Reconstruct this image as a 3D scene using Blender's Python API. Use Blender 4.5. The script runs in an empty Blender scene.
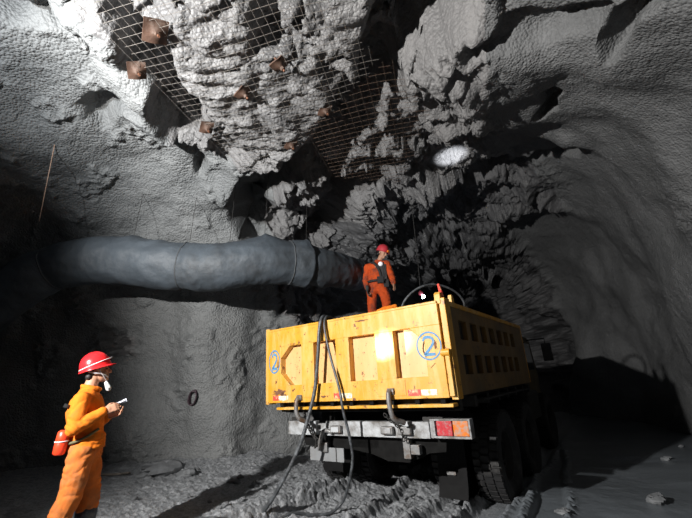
import bpy, bmesh, math, random
import numpy as np
from mathutils import Vector, Matrix, Euler

sc = bpy.context.scene
COL = sc.collection
rad = math.radians

# ------------------------------------------------------------------ camera, world, lights, exposure
cam_d = bpy.data.cameras.new('camera')
cam_d.sensor_width = 36.0
cam_d.lens = 375.0 / 692.0 * 36.0
cam_d.clip_start = 0.05
cam_o = bpy.data.objects.new('camera', cam_d)
COL.objects.link(cam_o)
CX = Vector((0.99792, 0.02000, -0.06126))
CY = Vector((0.06444, -0.30977, 0.94863))
CZ = Vector((0.0, -0.95060, -0.31041))
cam_o.matrix_world = Matrix(((CX[0], CY[0], CZ[0], 0.0), (CX[1], CY[1], CZ[1], 0.0), (CX[2], CY[2], CZ[2], 1.35), (0, 0, 0, 1)))
sc.camera = cam_o

world = bpy.data.worlds.new('tunnel_air')
sc.world = world
world.use_nodes = True
world.node_tree.nodes['Background'].inputs[0].default_value = (0.25, 0.35, 0.55, 1)
world.node_tree.nodes['Background'].inputs[1].default_value = 0.012
sc.view_settings.view_transform = 'Standard'
sc.view_settings.look = 'None'
sc.view_settings.exposure = 0.0
sc.view_settings.gamma = 1.0


def spot(name, loc, target, power, angle, blend, radius, color=(1, 1, 1)):
    d = bpy.data.lights.new(name, 'SPOT')
    d.energy = power
    d.spot_size = rad(angle)
    d.spot_blend = blend
    d.shadow_soft_size = radius
    d.color = color
    o = bpy.data.objects.new(name, d)
    COL.objects.link(o)
    o.location = loc
    o.rotation_euler = (Vector(target) - Vector(loc)).to_track_quat('-Z', 'Y').to_euler()
    return o


spot('floodlight', (-3.45, 0.3, 3.05), (1.7, 5.4, 3.3), 2600, 118, 0.55, 0.05, (1.0, 0.97, 0.93))
spot('roof_fill', (-3.6, 0.0, 3.2), (-2.3, 4.7, 5.5), 1450, 66, 0.9, 0.06, (0.95, 0.98, 1.0))  # added fill that brightens the upper-left roof, not a lamp of the tunnel
TORCH_W = 2300.0
BEAM_W = 9000.0

# ------------------------------------------------------------------ numpy noise
_rng = np.random.RandomState(7)
_PERM = _rng.permutation(4096).astype(np.int64)
_G = _rng.normal(size=(4096, 3))
_G /= np.linalg.norm(_G, axis=1)[:, None]
_U = _rng.rand(4096, 3)


def _h(ix, iy, iz):
    a = _PERM[ix & 4095]
    b = _PERM[(a + iy) & 4095]
    return _PERM[(b + iz) & 4095]


def gn(P):
    """gradient noise, about -1..1"""
    I = np.floor(P).astype(np.int64)
    F = P - I
    W = F * F * F * (F * (F * 6 - 15) + 10)
    r = 0
    for dx in (0, 1):
        wx = W[:, 0] if dx else 1 - W[:, 0]
        for dy in (0, 1):
            wy = W[:, 1] if dy else 1 - W[:, 1]
            for dz in (0, 1):
                wz = W[:, 2] if dz else 1 - W[:, 2]
                g = _G[_h(I[:, 0] + dx, I[:, 1] + dy, I[:, 2] + dz)]
                r = r + wx * wy * wz * (g[:, 0] * (F[:, 0] - dx) + g[:, 1] * (F[:, 1] - dy) + g[:, 2] * (F[:, 2] - dz))
    return r * 1.6


def fbm(P, oct=4, gain=0.5, ridged=False):
    r = 0
    a = 1.0
    Q = P.copy()
    for k in range(oct):
        n = gn(Q)
        if ridged:
            n = 1 - 2 * np.abs(n)
        r = r + a * n
        a *= gain
        Q = Q * 2.03 + 17.3
    return r


def facets(P, seed=0):
    """every cell has its own offset and its own tilted plane: broken, blocky rock"""
    I = np.floor(P).astype(np.int64)
    best = np.full(len(P), 1e9)
    sec = np.full(len(P), 1e9)
    val = np.zeros(len(P))
    for dx in (-1, 0, 1):
        for dy in (-1, 0, 1):
            for dz in (-1, 0, 1):
                c = I + np.array([dx, dy, dz])
                h = _h(c[:, 0] + seed * 31, c[:, 1], c[:, 2])
                q = c + _U[h]
                D = P - q
                d = np.einsum('ij,ij->i', D, D)
                m = d < best
                v = (_U[(h + 77) & 4095, 0] - 0.5) + np.einsum('ij,ij->i', D, _G[(h + 991) & 4095]) * 0.9
                sec = np.where(m, best, np.minimum(sec, d))
                val = np.where(m, v, val)
                best = np.where(m, d, best)
    return val, np.sqrt(sec) - np.sqrt(best)


def sst(x, a, b):
    t = np.clip((x - a) / (b - a), 0, 1)
    return t * t * (3 - 2 * t)


# ------------------------------------------------------------------ materials (all procedural)
def new_mat(name):
    m = bpy.data.materials.new(name)
    m.use_nodes = True
    nt = m.node_tree
    return m, nt, nt.nodes['Principled BSDF']


def N(nt, kind, **kw):
    n = nt.nodes.new(kind)
    for k, v in kw.items():
        setattr(n, k, v)
    return n


def ramp(nt, fac, stops):
    r = N(nt, 'ShaderNodeValToRGB')
    e = r.color_ramp.elements
    while len(e) < len(stops):
        e.new(0.5)
    for i, (p, c) in enumerate(stops):
        e[i].position = p
        e[i].color = (c[0], c[1], c[2], 1) if not isinstance(c, (int, float)) else (c, c, c, 1)
    nt.links.new(fac, r.inputs[0])
    return r.outputs[0]


def noise_tex(nt, scale, detail=4, rough=0.55, coord=None, dist=0.0):
    n = N(nt, 'ShaderNodeTexNoise')
    n.inputs['Scale'].default_value = scale
    n.inputs['Detail'].default_value = detail
    n.inputs['Roughness'].default_value = rough
    n.inputs['Distortion'].default_value = dist
    if coord is not None:
        nt.links.new(coord, n.inputs['Vector'])
    return n.outputs['Fac']


def mixc(nt, fac, a, b):
    m = N(nt, 'ShaderNodeMix', data_type='RGBA')
    for s, v in ((0, fac), (6, a), (7, b)):
        if isinstance(v, (int, float)):
            m.inputs[s].default_value = v
        elif isinstance(v, tuple):
            m.inputs[s].default_value = (v[0], v[1], v[2], 1)
        else:
            nt.links.new(v, m.inputs[s])
    return m.outputs[2]


def bump(nt, bsdf, height, strength, dist, chain=None):
    b = N(nt, 'ShaderNodeBump')
    b.inputs['Strength'].default_value = strength
    b.inputs['Distance'].default_value = dist
    nt.links.new(height, b.inputs['Height'])
    if chain is not None:
        nt.links.new(chain, b.inputs['Normal'])
    nt.links.new(b.outputs[0], bsdf.inputs['Normal'])
    return b.outputs[0]


def simple(name, col, rough=0.6, metal=0.0, var=0.15, scale=12.0, bstr=0.0, bdist=0.01, bscale=40, emit=None, estr=0.0, dirt=None, dirt_amt=0.5, spec=0.5):
    m, nt, b = new_mat(name)
    co = N(nt, 'ShaderNodeTexCoord').outputs['Object']
    f = noise_tex(nt, scale, 5, 0.6, co)
    lo = tuple(c * (1 - var) for c in col)
    hi = tuple(min(1, c * (1 + var)) for c in col)
    c = ramp(nt, f, [(0.3, lo), (0.7, hi)])
    if dirt:
        f2 = noise_tex(nt, scale * 0.4, 8, 0.7, co)
        fac = ramp(nt, f2, [(0.62 - 0.25 * dirt_amt, 0.0), (0.72 - 0.15 * dirt_amt, 1.0)])
        c = mixc(nt, fac, c, dirt)
    nt.links.new(c, b.inputs['Base Color'])
    b.inputs['Roughness'].default_value = rough
    b.inputs['Metallic'].default_value = metal
    b.inputs['Specular IOR Level'].default_value = spec
    if bstr:
        bump(nt, b, noise_tex(nt, bscale, 5, 0.6, co), bstr, bdist)
    if emit:
        b.inputs['Emission Color'].default_value = (*emit, 1)
        b.inputs['Emission Strength'].default_value = estr
    return m


def rock_mat(name, c_lo, c_hi, rough_lo=0.55, rough_hi=0.9, grain=26.0, gstr=0.9, gdist=0.02):
    m, nt, b = new_mat(name)
    g = N(nt, 'ShaderNodeNewGeometry')
    co = g.outputs['Position']
    big = noise_tex(nt, 0.8, 6, 0.6, co, 0.4)
    fine = noise_tex(nt, 14, 5, 0.65, co)
    c1 = ramp(nt, big, [(0.3, c_lo), (0.7, c_hi)])
    c2 = ramp(nt, fine, [(0.25, 0.72), (0.75, 1.0)])
    mul = N(nt, 'ShaderNodeMix', data_type='RGBA', blend_type='MULTIPLY')
    mul.inputs[0].default_value = 1.0
    nt.links.new(c1, mul.inputs[6])
    nt.links.new(c2, mul.inputs[7])
    nt.links.new(mul.outputs[2], b.inputs['Base Color'])
    r = ramp(nt, big, [(0.35, rough_lo), (0.65, rough_hi)])
    nt.links.new(r, b.inputs['Roughness'])
    b.inputs['Specular IOR Level'].default_value = 0.4
    v = N(nt, 'ShaderNodeTexVoronoi')
    v.inputs['Scale'].default_value = grain
    v.inputs['Randomness'].default_value = 1.0
    nt.links.new(co, v.inputs['Vector'])
    inv = N(nt, 'ShaderNodeMath', operation='SUBTRACT')
    inv.inputs[0].default_value = 1.0
    nt.links.new(v.outputs['Distance'], inv.inputs[1])
    n1 = bump(nt, b, inv.outputs[0], gstr, gdist)
    bump(nt, b, noise_tex(nt, 7, 6, 0.6, co), 0.7, 0.035, n1)
    return m


M = {}
M['shotcrete_left'] = rock_mat('sprayed_concrete', (0.14, 0.148, 0.152), (0.24, 0.248, 0.25), grain=30, gstr=0.65, gdist=0.03)
M['rock'] = rock_mat('broken_rock', (0.10, 0.10, 0.103), (0.24, 0.236, 0.236), 0.4, 0.8, grain=26, gstr=0.7)
M['dark_rock'] = rock_mat('darker_deep_rock', (0.05, 0.051, 0.054), (0.12, 0.12, 0.124), 0.35, 0.75, grain=26, gstr=0.5)  # darker tone for the rock far along the tunnel
M['shotcrete_right'] = rock_mat('dusty_sprayed_concrete', (0.085, 0.088, 0.09), (0.17, 0.174, 0.178), 0.6, 0.9, grain=38, gstr=0.7)

# ------------------------------------------------------------------ mesh helpers


def set_props(o, label=None, cat=None, group=None, kind=None):
    for k, v in (('label', label), ('category', cat), ('group', group), ('kind', kind)):
        if v:
            o[k] = v
    return o


def np_mesh(name, V, Fq, mat, smooth=True, parent=None):
    me = bpy.data.meshes.new(name)
    me.vertices.add(len(V))
    me.vertices.foreach_set('co', np.ascontiguousarray(V, dtype=np.float32).ravel())
    nf = len(Fq)
    me.loops.add(nf * 4)
    me.loops.foreach_set('vertex_index', np.ascontiguousarray(Fq, dtype=np.int32).ravel())
    me.polygons.add(nf)
    me.polygons.foreach_set('loop_start', np.arange(0, nf * 4, 4, dtype=np.int32))
    me.polygons.foreach_set('loop_total', np.full(nf, 4, dtype=np.int32))
    me.update(calc_edges=True)
    if smooth:
        me.polygons.foreach_set('use_smooth', np.ones(nf, dtype=bool))
    mats = mat if isinstance(mat, (list, tuple)) else [mat]
    for m in mats:
        me.materials.append(m)
    o = bpy.data.objects.new(name, me)
    COL.objects.link(o)
    if parent:
        o.parent = parent
    return o


def grid_faces(nu, nv, flip=False):
    i = np.arange(nu - 1)[:, None]
    j = np.arange(nv - 1)[None, :]
    a = (i * nv + j).ravel()
    b = ((i + 1) * nv + j).ravel()
    F = np.stack([a, b, b + 1, a + 1], 1)
    return F[:, ::-1] if flip else F


# ------------------------------------------------------------------ the cave
D2 = np.array([0.572, 0.820])      # the way the tunnel runs
N2 = np.array([-0.820, 0.572])     # its left-hand side


def cave_base(a, t):
    """a: distance along the tunnel, t: 0 (floor, left) .. 1 (floor, right) over the roof; returns XYZ"""
    lL = np.interp(a, [-6, -1, 1.0, 1.65, 2.8, 3.76, 4.56, 5.9, 7, 9, 12, 28], [11.5, 11.5, 11.3, 10.9, 9.5, 8.0, 6.8, 5.95, 5.6, 5.2, 5.0, 5.0])
    lR = np.interp(a, [-6, 0, 4, 8, 11, 14, 22], [-2.6, -2.1, -1.5, -1.0, -0.8, -0.6, -0.3])
    bend = 0.085 * np.clip(a - 8.8, 0, None) ** 2
    H = np.interp(a, [-6, 0, 3, 5, 8, 12, 22], [5.6, 5.3, 5.1, 5.3, 5.5, 4.9, 4.2])
    c = (lL + lR) / 2
    w = (lL - lR) / 2
    th = np.pi * t
    e = 0.62
    cs, sn = np.cos(th), np.sin(th)
    u = np.sign(cs) * np.abs(cs) ** e
    v = np.abs(sn) ** e
    l = c + w * u + bend
    z = -0.35 + (H + 0.35) * v
    z = z - np.clip(l - 4.0, 0, 8) * 0.11 * sst(z, 2.0, 4.5)
    return np.stack([D2[0] * a + N2[0] * l, D2[1] * a + N2[1] * l, z], -1)


def seg_dist(P, pts):
    """distance to a polyline and the arclength fraction"""
    best = np.full(len(P), 1e9)
    for A, B in zip(pts[:-1], pts[1:]):
        A = np.array(A, float)
        B = np.array(B, float)
        d = B - A
        s = np.clip(((P - A) @ d) / (d @ d), 0, 1)
        q = P - A - s[:, None] * d
        best = np.minimum(best, np.sqrt(np.einsum('ij,ij->i', q, q)))
    return best
FEATURES = [
    ('cut', 0.28, -0.65, [(-1.79, 2.7, 5.2), (-1.95, 3.53, 5.18), (-2.2, 4.54, 5.09)]),
    ('cut', 0.38, -0.75, [(1.02, 2.48, 4.78), (0.71, 3.01, 4.93), (0.37, 4.23, 5.15), (-0.67, 5.58, 5.21), (-1.7, 6.32, 4.95)]),
    ('cut', 0.55, -0.75, [(-1.66, 7.01, 4.55), (-1.18, 7.55, 4.33), (-0.2, 7.88, 4.75), (0.18, 6.99, 5.25)]),
    ('cut', 0.12, -0.20, [(1.53, 2.99, 4.78), (1.95, 2.64, 4.5), (2.22, 2.32, 4.17)]),
    ('cut', 0.10, -0.30, [(2.36, 2.11, 3.92), (2.53, 2.85, 4.29), (2.83, 3.83, 4.7), (2.86, 4.24, 4.88)]),
    ('cut', 0.18, -0.30, [(1.5, 6.59, 5.38), (2.11, 5.85, 5.36), (2.42, 4.78, 5.18)]),
    ('cut', 0.16, -0.28, [(2.84, 7.33, 5.47), (3.48, 6.77, 5.4), (3.94, 5.87, 5.0)]),
    ('cut', 0.20, -0.25, [(1.34, 9.49, 4.76), (2.93, 9.68, 5.22), (3.64, 8.58, 5.33)]),
    ('cut', 0.20, -0.25, [(-3.37, 4.3, 5.06), (-3.06, 4.23, 5.08), (-2.83, 4.2, 5.1)]),
    ('cut', 0.14, -0.30, [(-2.56, 3.12, 5.23), (-2.52, 3.27, 5.22)]),
    ('cut', 0.20, -0.40, [(-3.26, 2.76, 5.24), (-2.95, 2.89, 5.24)]),
    ('cut', 0.90, -0.90, [(-0.26, 8.46, 4.11), (-0.15, 9.25, 2.31), (-0.15, 9.36, 0.51)]),
    ('cut', 0.90, -1.00, [(6.51, 12.73, 2.08), (6.43, 13.49, 0.83)]),
    ('cut', 0.12, -0.25, [(-2.28, 5.11, 5.01), (-2.56, 5.55, 4.94)]),
    ('lump', 0.45, 0.35, [(-1.37, 2.92, 5.17), (-1.19, 3.56, 5.14), (-1.06, 4.4, 5.1)]),
    ('lump', 0.30, 0.35, [(-2.47, 4.02, 5.14), (-2.54, 4.45, 5.08)]),
    ('lump', 0.30, 0.30, [(-2.33, 2.92, 5.22), (-2.36, 3.25, 5.21)]),
    ('lump', 0.45, 0.30, [(-0.37, 4.41, 5.14), (-1.17, 5.46, 5.16), (-1.94, 6.04, 4.98)]),
    ('lump', 0.40, 0.25, [(0.04, 3.15, 5.04), (-0.37, 3.8, 5.09)]),
    ('lump', 0.45, 0.20, [(0.79, 3.92, 5.11), (1.39, 4.95, 5.27), (1.01, 5.77, 5.32)]),
    ('lump', 0.60, 0.28, [(1.89, 3.59, 4.92), (2.64, 4.47, 5.04)]),
    ('lump', 0.90, 0.22, [(2.56, 2.96, 4.34), (3.48, 4.22, 4.44)]),
    ('lump', 0.40, 0.20, [(1.03, 2.95, 4.86), (1.56, 3.33, 4.89)]),
    ('lump', 0.30, 0.20, [(3.49, 5.05, 4.9), (2.91, 5.81, 5.31), (2.08, 6.91, 5.42)]),
    ('lump', 0.40, 0.30, [(1.95, 7.33, 5.44), (1.3, 8.66, 5.26)]),
    ('lump', 0.50, 0.35, [(-2.77, 7.44, 3.09), (-2.67, 7.72, 1.54), (-2.57, 7.79, 0.44)]),
    ('smooth_left', 1.30, 0.00, [(-3.65, 3.37, 5.15), (-4.01, 5.73, 4.75), (-2.62, 6.43, 4.72)]),
    ('smooth_left', 1.50, 0.00, [(-6.25, 6.48, 4.07), (-2.95, 7.16, 3.87), (-2.52, 7.81, 0.44)]),
    ('smooth_left', 1.50, 0.00, [(-6.66, 7.14, 3.28), (-6.54, 7.7, 0.52), (-2.94, 7.64, 0.49)]),
    ('smooth_right', 1.30, 0.00, [(2.32, 1.75, 3.72), (3.12, 3.39, 4.2), (3.98, 5.01, 4.47)]),
    ('smooth_right', 1.60, 0.00, [(3.98, 5.01, 4.47), (5.61, 6.86, 3.39), (5.16, 5.7, 2.21), (6.38, 7.92, 0.25)]),
    ('smooth_right', 1.90, 0.00, [(6.2, 9.22, 3.91), (6.7, 10.04, 1.96), (6.75, 11.08, 0.7)]),
]
# the two mesh sheets and the roof bolts, in metres
MESH1 = dict(org=(-1.64, 5.36, 4.6), u=(-0.2134, -0.977, 0), v=(0.977, -0.2134, 0),
             poly=[(3.35, -0.1), (-0.22, -0.12), (0.24, 1.05), (1.49, 2.6), (2.07, 2.28), (2.62, 2.27), (3.6, 0.9)])
MESH2 = dict(org=(-0.62, 5.09, 4.6), u=(-0.2134, -0.977, 0), v=(0.977, -0.2134, 0),
             poly=[(0.50, 0.20), (1.55, 1.60), (0.46, 2.05), (-1.5, 1.5), (-0.9, 0.3)])
COIL_TURN = -0.35
BOLTS = [
    (-1.74, 2.80, 4.65, -0.45, -0.30, 0.23, 0.65, 'rusty square plate bolted over the mesh, nearest the upper left corner of the sheet'),
    (-2.18, 3.26, 4.65, -0.45, -0.35, 0.19, 0.5, 'brown bolt plate tilted on the left border of the mesh beside a black cleft'),
    (-1.11, 3.66, 4.65, -0.45, -0.35, 0.17, 1.0, 'rusty bolt plate in the middle of the mesh with a brighter orange edge'),
    (-1.78, 4.27, 4.65, -0.45, -0.2, 0.17, 0.6, 'small dark bolt plate at the lower left border of the mesh, above the sprayed wall'),
    (-0.60, 3.29, 4.65, -0.45, -0.3, 0.18, 1.2, 'greyish bolt plate high in the mesh, right of the middle one'),
    (-0.71, 4.75, 4.65, -0.45, -0.2, 0.16, 0.7, 'dim bolt plate on the dark rock near the lowest corner of the big mesh'),
    (-0.15, 4.07, 4.65, -0.45, -0.2, 0.16, 0.5, 'dim bolt plate in shadow, furthest right under the big mesh'),
]


def build_cave():
    na, nt_ = 760, 860
    A = np.concatenate([np.linspace(-2.5, 9.5, 520), np.linspace(9.5, 26.0, na - 520 + 1)[1:]])
    # arc-length-even sampling of the section
    tt = np.linspace(0, 1, 4001)
    ref = cave_base(np.full(4001, 5.0), tt)
    s = np.concatenate([[0], np.cumsum(np.linalg.norm(np.diff(ref, axis=0), axis=1))])
    T = np.interp(np.linspace(0, s[-1], nt_), s, tt)
    a, t = np.meshgrid(A, T, indexing='ij')
    B = cave_base(a.ravel(), t.ravel()).reshape(na, nt_, 3)
    da = np.gradient(B, axis=0)
    dt = np.gradient(B, axis=1)
    nrm = np.cross(da, dt).reshape(-1, 3)
    nrm /= np.maximum(np.linalg.norm(nrm, axis=1), 1e-9)[:, None]
    P = B.reshape(-1, 3)
    ctr = np.array([1.0, 4.5, 2.2])
    k = P[len(P) // 2 + 5]
    # make the normals face inwards (towards the tunnel's spine)
    spine = np.stack([D2[0] * a.ravel() + N2[0] * 2.0, D2[1] * a.ravel() + N2[1] * 2.0, np.full(a.size, 2.0)], -1)
    sgn = np.sign(np.einsum('ij,ij->i', nrm, spine - P))
    nrm *= np.where(np.mean(sgn) > 0, 1, -1)
    # warp so that straight features break up
    wv = np.stack([fbm(P * 0.9 + o, 3) for o in (3.1, 41.7, 83.3)], -1)
    Pw = P + wv * 0.22
    sl = np.full(len(P), 9.0)
    sr = np.full(len(P), 9.0)
    feat = np.zeros(len(P))
    for kind, r, d, pts in FEATURES:
        if kind.startswith('smooth'):
            dd = seg_dist(P, pts) - r
            if kind == 'smooth_left':
                sl = np.minimum(sl, dd)
            else:
                sr = np.minimum(sr, dd)
            continue
        dd = seg_dist(Pw, pts) / r
        if kind == 'cut':
            feat += d * (1 - sst(dd, 0.55, 1.35))
        else:
            feat += d * (1 - sst(dd, 0.2, 1.9))
    ml = 1 - sst(sl + wv[:, 0] * 0.25, -0.15, 0.35)
    mr = 1 - sst(sr + wv[:, 1] * 0.25, -0.3, 0.5)
    rocky = 1 - np.maximum(ml, mr)
    # bedded rock: thin tilted layers in the tunnel beyond
    q = P @ np.array([[0.75, 0.25, 0.15], [0.1, 0.8, 0.25], [-0.35, 0.3, 1.9]])
    ridg = fbm(q * 0.85 + 5.0, 5, 0.52, True)
    f1, e1 = facets((P + wv * 0.15) * 1.15, 1)
    f2, e2 = facets((P + wv * 0.1) * 2.9, 5)
    f3, e3 = facets(P * 7.0 + wv * 0.3, 9)
    # broken blocks only overhead left and centre; folded, sprayed rock to the right
    al = P[:, 0] * D2[0] + P[:, 1] * D2[1]
    la = P[:, 0] * N2[0] + P[:, 1] * N2[1]
    blk = rocky * sst(la - 0.25 * al, -0.6, 0.9)
    fold = rocky * (1 - 0.5 * blk)
    rough = fbm(P * 3.3 + 9, 5, 0.55)
    d = feat
    d = d + fbm(P * 0.45 + 2.0, 3) * (0.20 + 0.06 * rocky)
    d = d + blk * (f1 * 0.25 + f2 * 0.14 + f3 * 0.05)
    d = d + fold * ((ridg - 0.6) * 0.23 + f1 * 0.16 + f2 * 0.10 + f3 * 0.03)
    d = d + rough * (0.018 + 0.05 * rocky) * (1 - 0.45 * mr)
    d = d + gn(P * 17.0) * (0.006 + 0.012 * rocky) + gn(P * 34.0) * 0.005
    # lumps of rough spray on the left haunch
    lump = sst(fbm(P * 1.6 + 31, 3), 0.15, 0.6) * ml
    d = d + lump * (ridgedl(P) * 0.05)
    P2 = P + nrm * d[:, None]
    # the bolted mesh holds the loose rock back: humps over the sheet are pressed flat
    q = P2[:, :2] - np.array(MESH1['org'][:2])
    mu = q @ np.array(MESH1['u'][:2])
    mv = q @ np.array(MESH1['v'][:2])
    held = sst(mu, -0.4, 0.3) * (1 - sst(mu, 3.6, 4.4)) * sst(mv, -0.5, 0.2) * (1 - sst(mv, 2.3, 2.9)) * (P2[:, 2] > 3)
    lowz = P2[:, 2] < 4.78
    P2[:, 2] = np.where(lowz, P2[:, 2] + held * (4.78 - P2[:, 2]) * 0.85, P2[:, 2])
    P2[:, 2] += held * (fbm(P * np.array([3.0, 3.0, 0.8]) * np.array([0.6, 1.3, 1.0]) + 60, 4, 0.55, True) * 0.06 + np.abs(gn(P * 7.5)) * 0.025)
    V = P2.reshape(na, nt_, 3)
    tsplit = [0, int(np.searchsorted(T, 0.30)), int(np.searchsorted(T, 0.74)), nt_]
    masks = rocky.reshape(na, nt_)
    specs = (('wall_left', 0), ('ceiling', 1), ('wall_right', 2))
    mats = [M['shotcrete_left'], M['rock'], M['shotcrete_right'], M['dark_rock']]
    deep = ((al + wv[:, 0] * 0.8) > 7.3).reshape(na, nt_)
    mlm = (ml.reshape(na, nt_) > 0.5)
    mrm = (mr.reshape(na, nt_) > 0.5)
    for name, k in specs:
        lo, hi = tsplit[k], min(tsplit[k + 1] + 1, nt_)
        sub = V[:, lo:hi].reshape(-1, 3)
        o = np_mesh(name, sub, grid_faces(na, hi - lo), mats)
        o['kind'] = 'structure'
        L_ = mlm[:-1, lo:hi - 1].ravel()
        R_ = mrm[:-1, lo:hi - 1].ravel()
        D_ = deep[:-1, lo:hi - 1].ravel()
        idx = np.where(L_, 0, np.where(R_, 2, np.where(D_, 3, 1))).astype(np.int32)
        o.data.polygons.foreach_set('material_index', idx)
        o.data.update()
    # the rock face that closes the far end
    e = V[-1]
    c = e.mean(axis=0)
    rings = [c + (e - c) * f + np.array([D2[0], D2[1], 0]) * (1 - f) * 1.2 + np.stack([gn(e * 1.3 + f * 9)] * 3, -1) * 0.25 * min(1, (1 - f) * 5) for f in np.linspace(1, 0.01, 60)]
    W = np.array(rings)
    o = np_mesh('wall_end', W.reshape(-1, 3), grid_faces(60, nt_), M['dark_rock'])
    o['kind'] = 'structure'
    return P2


def ridgedl(P):
    return fbm(P * 4.5, 4, 0.6, True)


CAVE_P = build_cave()

# ------------------------------------------------------------------ the floor: churned, wet mud
TRUCK_YAW = rad(34.876)
TX = np.array([math.cos(TRUCK_YAW), -math.sin(TRUCK_YAW)])
TY = np.array([math.sin(TRUCK_YAW), math.cos(TRUCK_YAW)])
TO = np.array([-0.121, 4.461])


def floor_z(x, y):
    """height of the ground, arrays in and out"""
    x = np.asarray(x, float)
    y = np.asarray(y, float)
    sh = x.shape
    x = x.ravel()
    y = y.ravel()
    P = np.stack([x, y, np.zeros_like(x)], -1)
    lx = (x - TO[0]) * TX[0] + (y - TO[1]) * TX[1]
    ly = (x - TO[0]) * TY[0] + (y - TO[1]) * TY[1]
    z = fbm(P * 0.5 + 4, 3) * 0.035
    # rises towards the left wall
    z += 0.10 * sst(-x, 1.3, 3.0) + 0.16 * sst(y - 6.4 + 0.1 * x, 0, 1.3) * sst(-x, 0.9, 1.9)
    # wet level ground to the right
    wet = sst(lx + 0.25 * gn(P * 0.8), 0.45, 1.0)
    rubble = 1 - wet
    rg = fbm(P * 3.0, 5, 0.6)
    z += rubble * (rg * 0.03 + np.clip(gn(P * 9.0), 0, 1) * 0.03 + np.clip(gn(P * 19.0), 0, 1) * 0.024 + gn(P * 38.0) * 0.007)
    z += wet * (rg * 0.006) - 0.03 * wet
    # wheel ruts behind the truck, pressed by paired tyres
    warp = gn(P * 0.7 + 8) * 0.09
    fade = 1 - sst(ly, 1.2, 2.2)
    for c in (-1.085, -0.71, 0.71, 1.085, 0.2, 1.75):
        w = 0.15
        dd = np.abs(lx + warp + (0.0 if abs(c) in (1.085, 0.71) else 0.12 * ly) - c)
        inn = 1 - sst(dd, w * 0.75, w * 1.1)
        lug = np.sin(ly * 42 + np.sign(lx + warp - c) * 1.2) * 0.008
        z += (-0.06 * inn + lug * inn * rubble) * (0.35 + 0.65 * fade)
        rim = np.exp(-((dd - w * 1.35) / 0.05) ** 2)
        z += rim * 0.07 * (0.55 + 0.5 * np.clip(gn(P * 6 + 3), -0.4, 1) + 0.45 * gn(P * 15) + 0.25 * gn(P * 31)) * (0.35 + 0.65 * fade)
    return z.reshape(sh)


def fz(x, y):
    return float(floor_z(np.array([x]), np.array([y]))[0])


def mud_mat():
    m, nt, b = new_mat('wet_mud')
    g = N(nt, 'ShaderNodeNewGeometry')
    co = g.outputs['Position']
    big = noise_tex(nt, 0.9, 5, 0.6, co, 0.3)
    fine = noise_tex(nt, 22, 6, 0.7, co)
    c = ramp(nt, fine, [(0.3, (0.11, 0.117, 0.125)), (0.7, (0.33, 0.342, 0.36))])
    sep = N(nt, 'ShaderNodeSeparateXYZ')
    nt.links.new(co, sep.inputs[0])
    # flooded to the right of the wheel tracks
    mr = N(nt, 'ShaderNodeMath', operation='MULTIPLY_ADD')
    nt.links.new(sep.outputs[1], mr.inputs[0])
    mr.inputs[1].default_value = -0.69
    nt.links.new(sep.outputs[0], mr.inputs[2])
    ad = N(nt, 'ShaderNodeMath', operation='ADD')
    nt.links.new(mr.outputs[0], ad.inputs[0])
    nt.links.new(big, ad.inputs[1])
    wet = ramp(nt, ad.outputs[0], [(0.0, 0.0), (0.5, 0.0)])
    mp = N(nt, 'ShaderNodeMapRange')
    nt.links.new(ad.outputs[0], mp.inputs[0])
    mp.inputs[1].default_value = -1.6
    mp.inputs[2].default_value = -0.9
    col = mixc(nt, mp.outputs[0], c, (0.12, 0.135, 0.15))
    nt.links.new(col, b.inputs['Base Color'])
    rr = N(nt, 'ShaderNodeMapRange')
    nt.links.new(mp.outputs[0], rr.inputs[0])
    rr.inputs[3].default_value = 0.5
    rr.inputs[4].default_value = 0.32
    nt.links.new(rr.outputs[0], b.inputs['Roughness'])
    bs = N(nt, 'ShaderNodeMapRange')
    nt.links.new(mp.outputs[0], bs.inputs[0])
    bs.inputs[3].default_value = 0.9
    bs.inputs[4].default_value = 0.12
    bp = N(nt, 'ShaderNodeBump')
    bp.inputs['Distance'].default_value = 0.03
    nt.links.new(bs.outputs[0], bp.inputs['Strength'])
    nt.links.new(noise_tex(nt, 30, 7, 0.65, co), bp.inputs['Height'])
    nt.links.new(bp.outputs[0], b.inputs['Normal'])
    return m


M['mud'] = mud_mat()
gx = np.concatenate([np.linspace(-9, -3.2, 120), np.linspace(-3.2, 3.6, 480)[1:], np.linspace(3.6, 16, 160)[1:]])
gy = np.concatenate([np.linspace(0.5, 3.2, 60), np.linspace(3.2, 8.2, 420)[1:], np.linspace(8.2, 26, 130)[1:]])
GX, GY = np.meshgrid(gx, gy, indexing='ij')
FZ = floor_z(GX, GY)
fl = np_mesh('floor', np.stack([GX, GY, FZ], -1).reshape(-1, 3), grid_faces(len(gx), len(gy)), M['mud'])
fl['kind'] = 'structure'

# ------------------------------------------------------------------ object helpers


def empty(name, loc, rz=0.0, label=None, cat=None, group=None):
    o = bpy.data.objects.new(name, None)
    COL.objects.link(o)
    o.location = loc
    o.rotation_euler = (0, 0, rz)
    o.empty_display_size = 0.2
    return set_props(o, label, cat, group)


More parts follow.
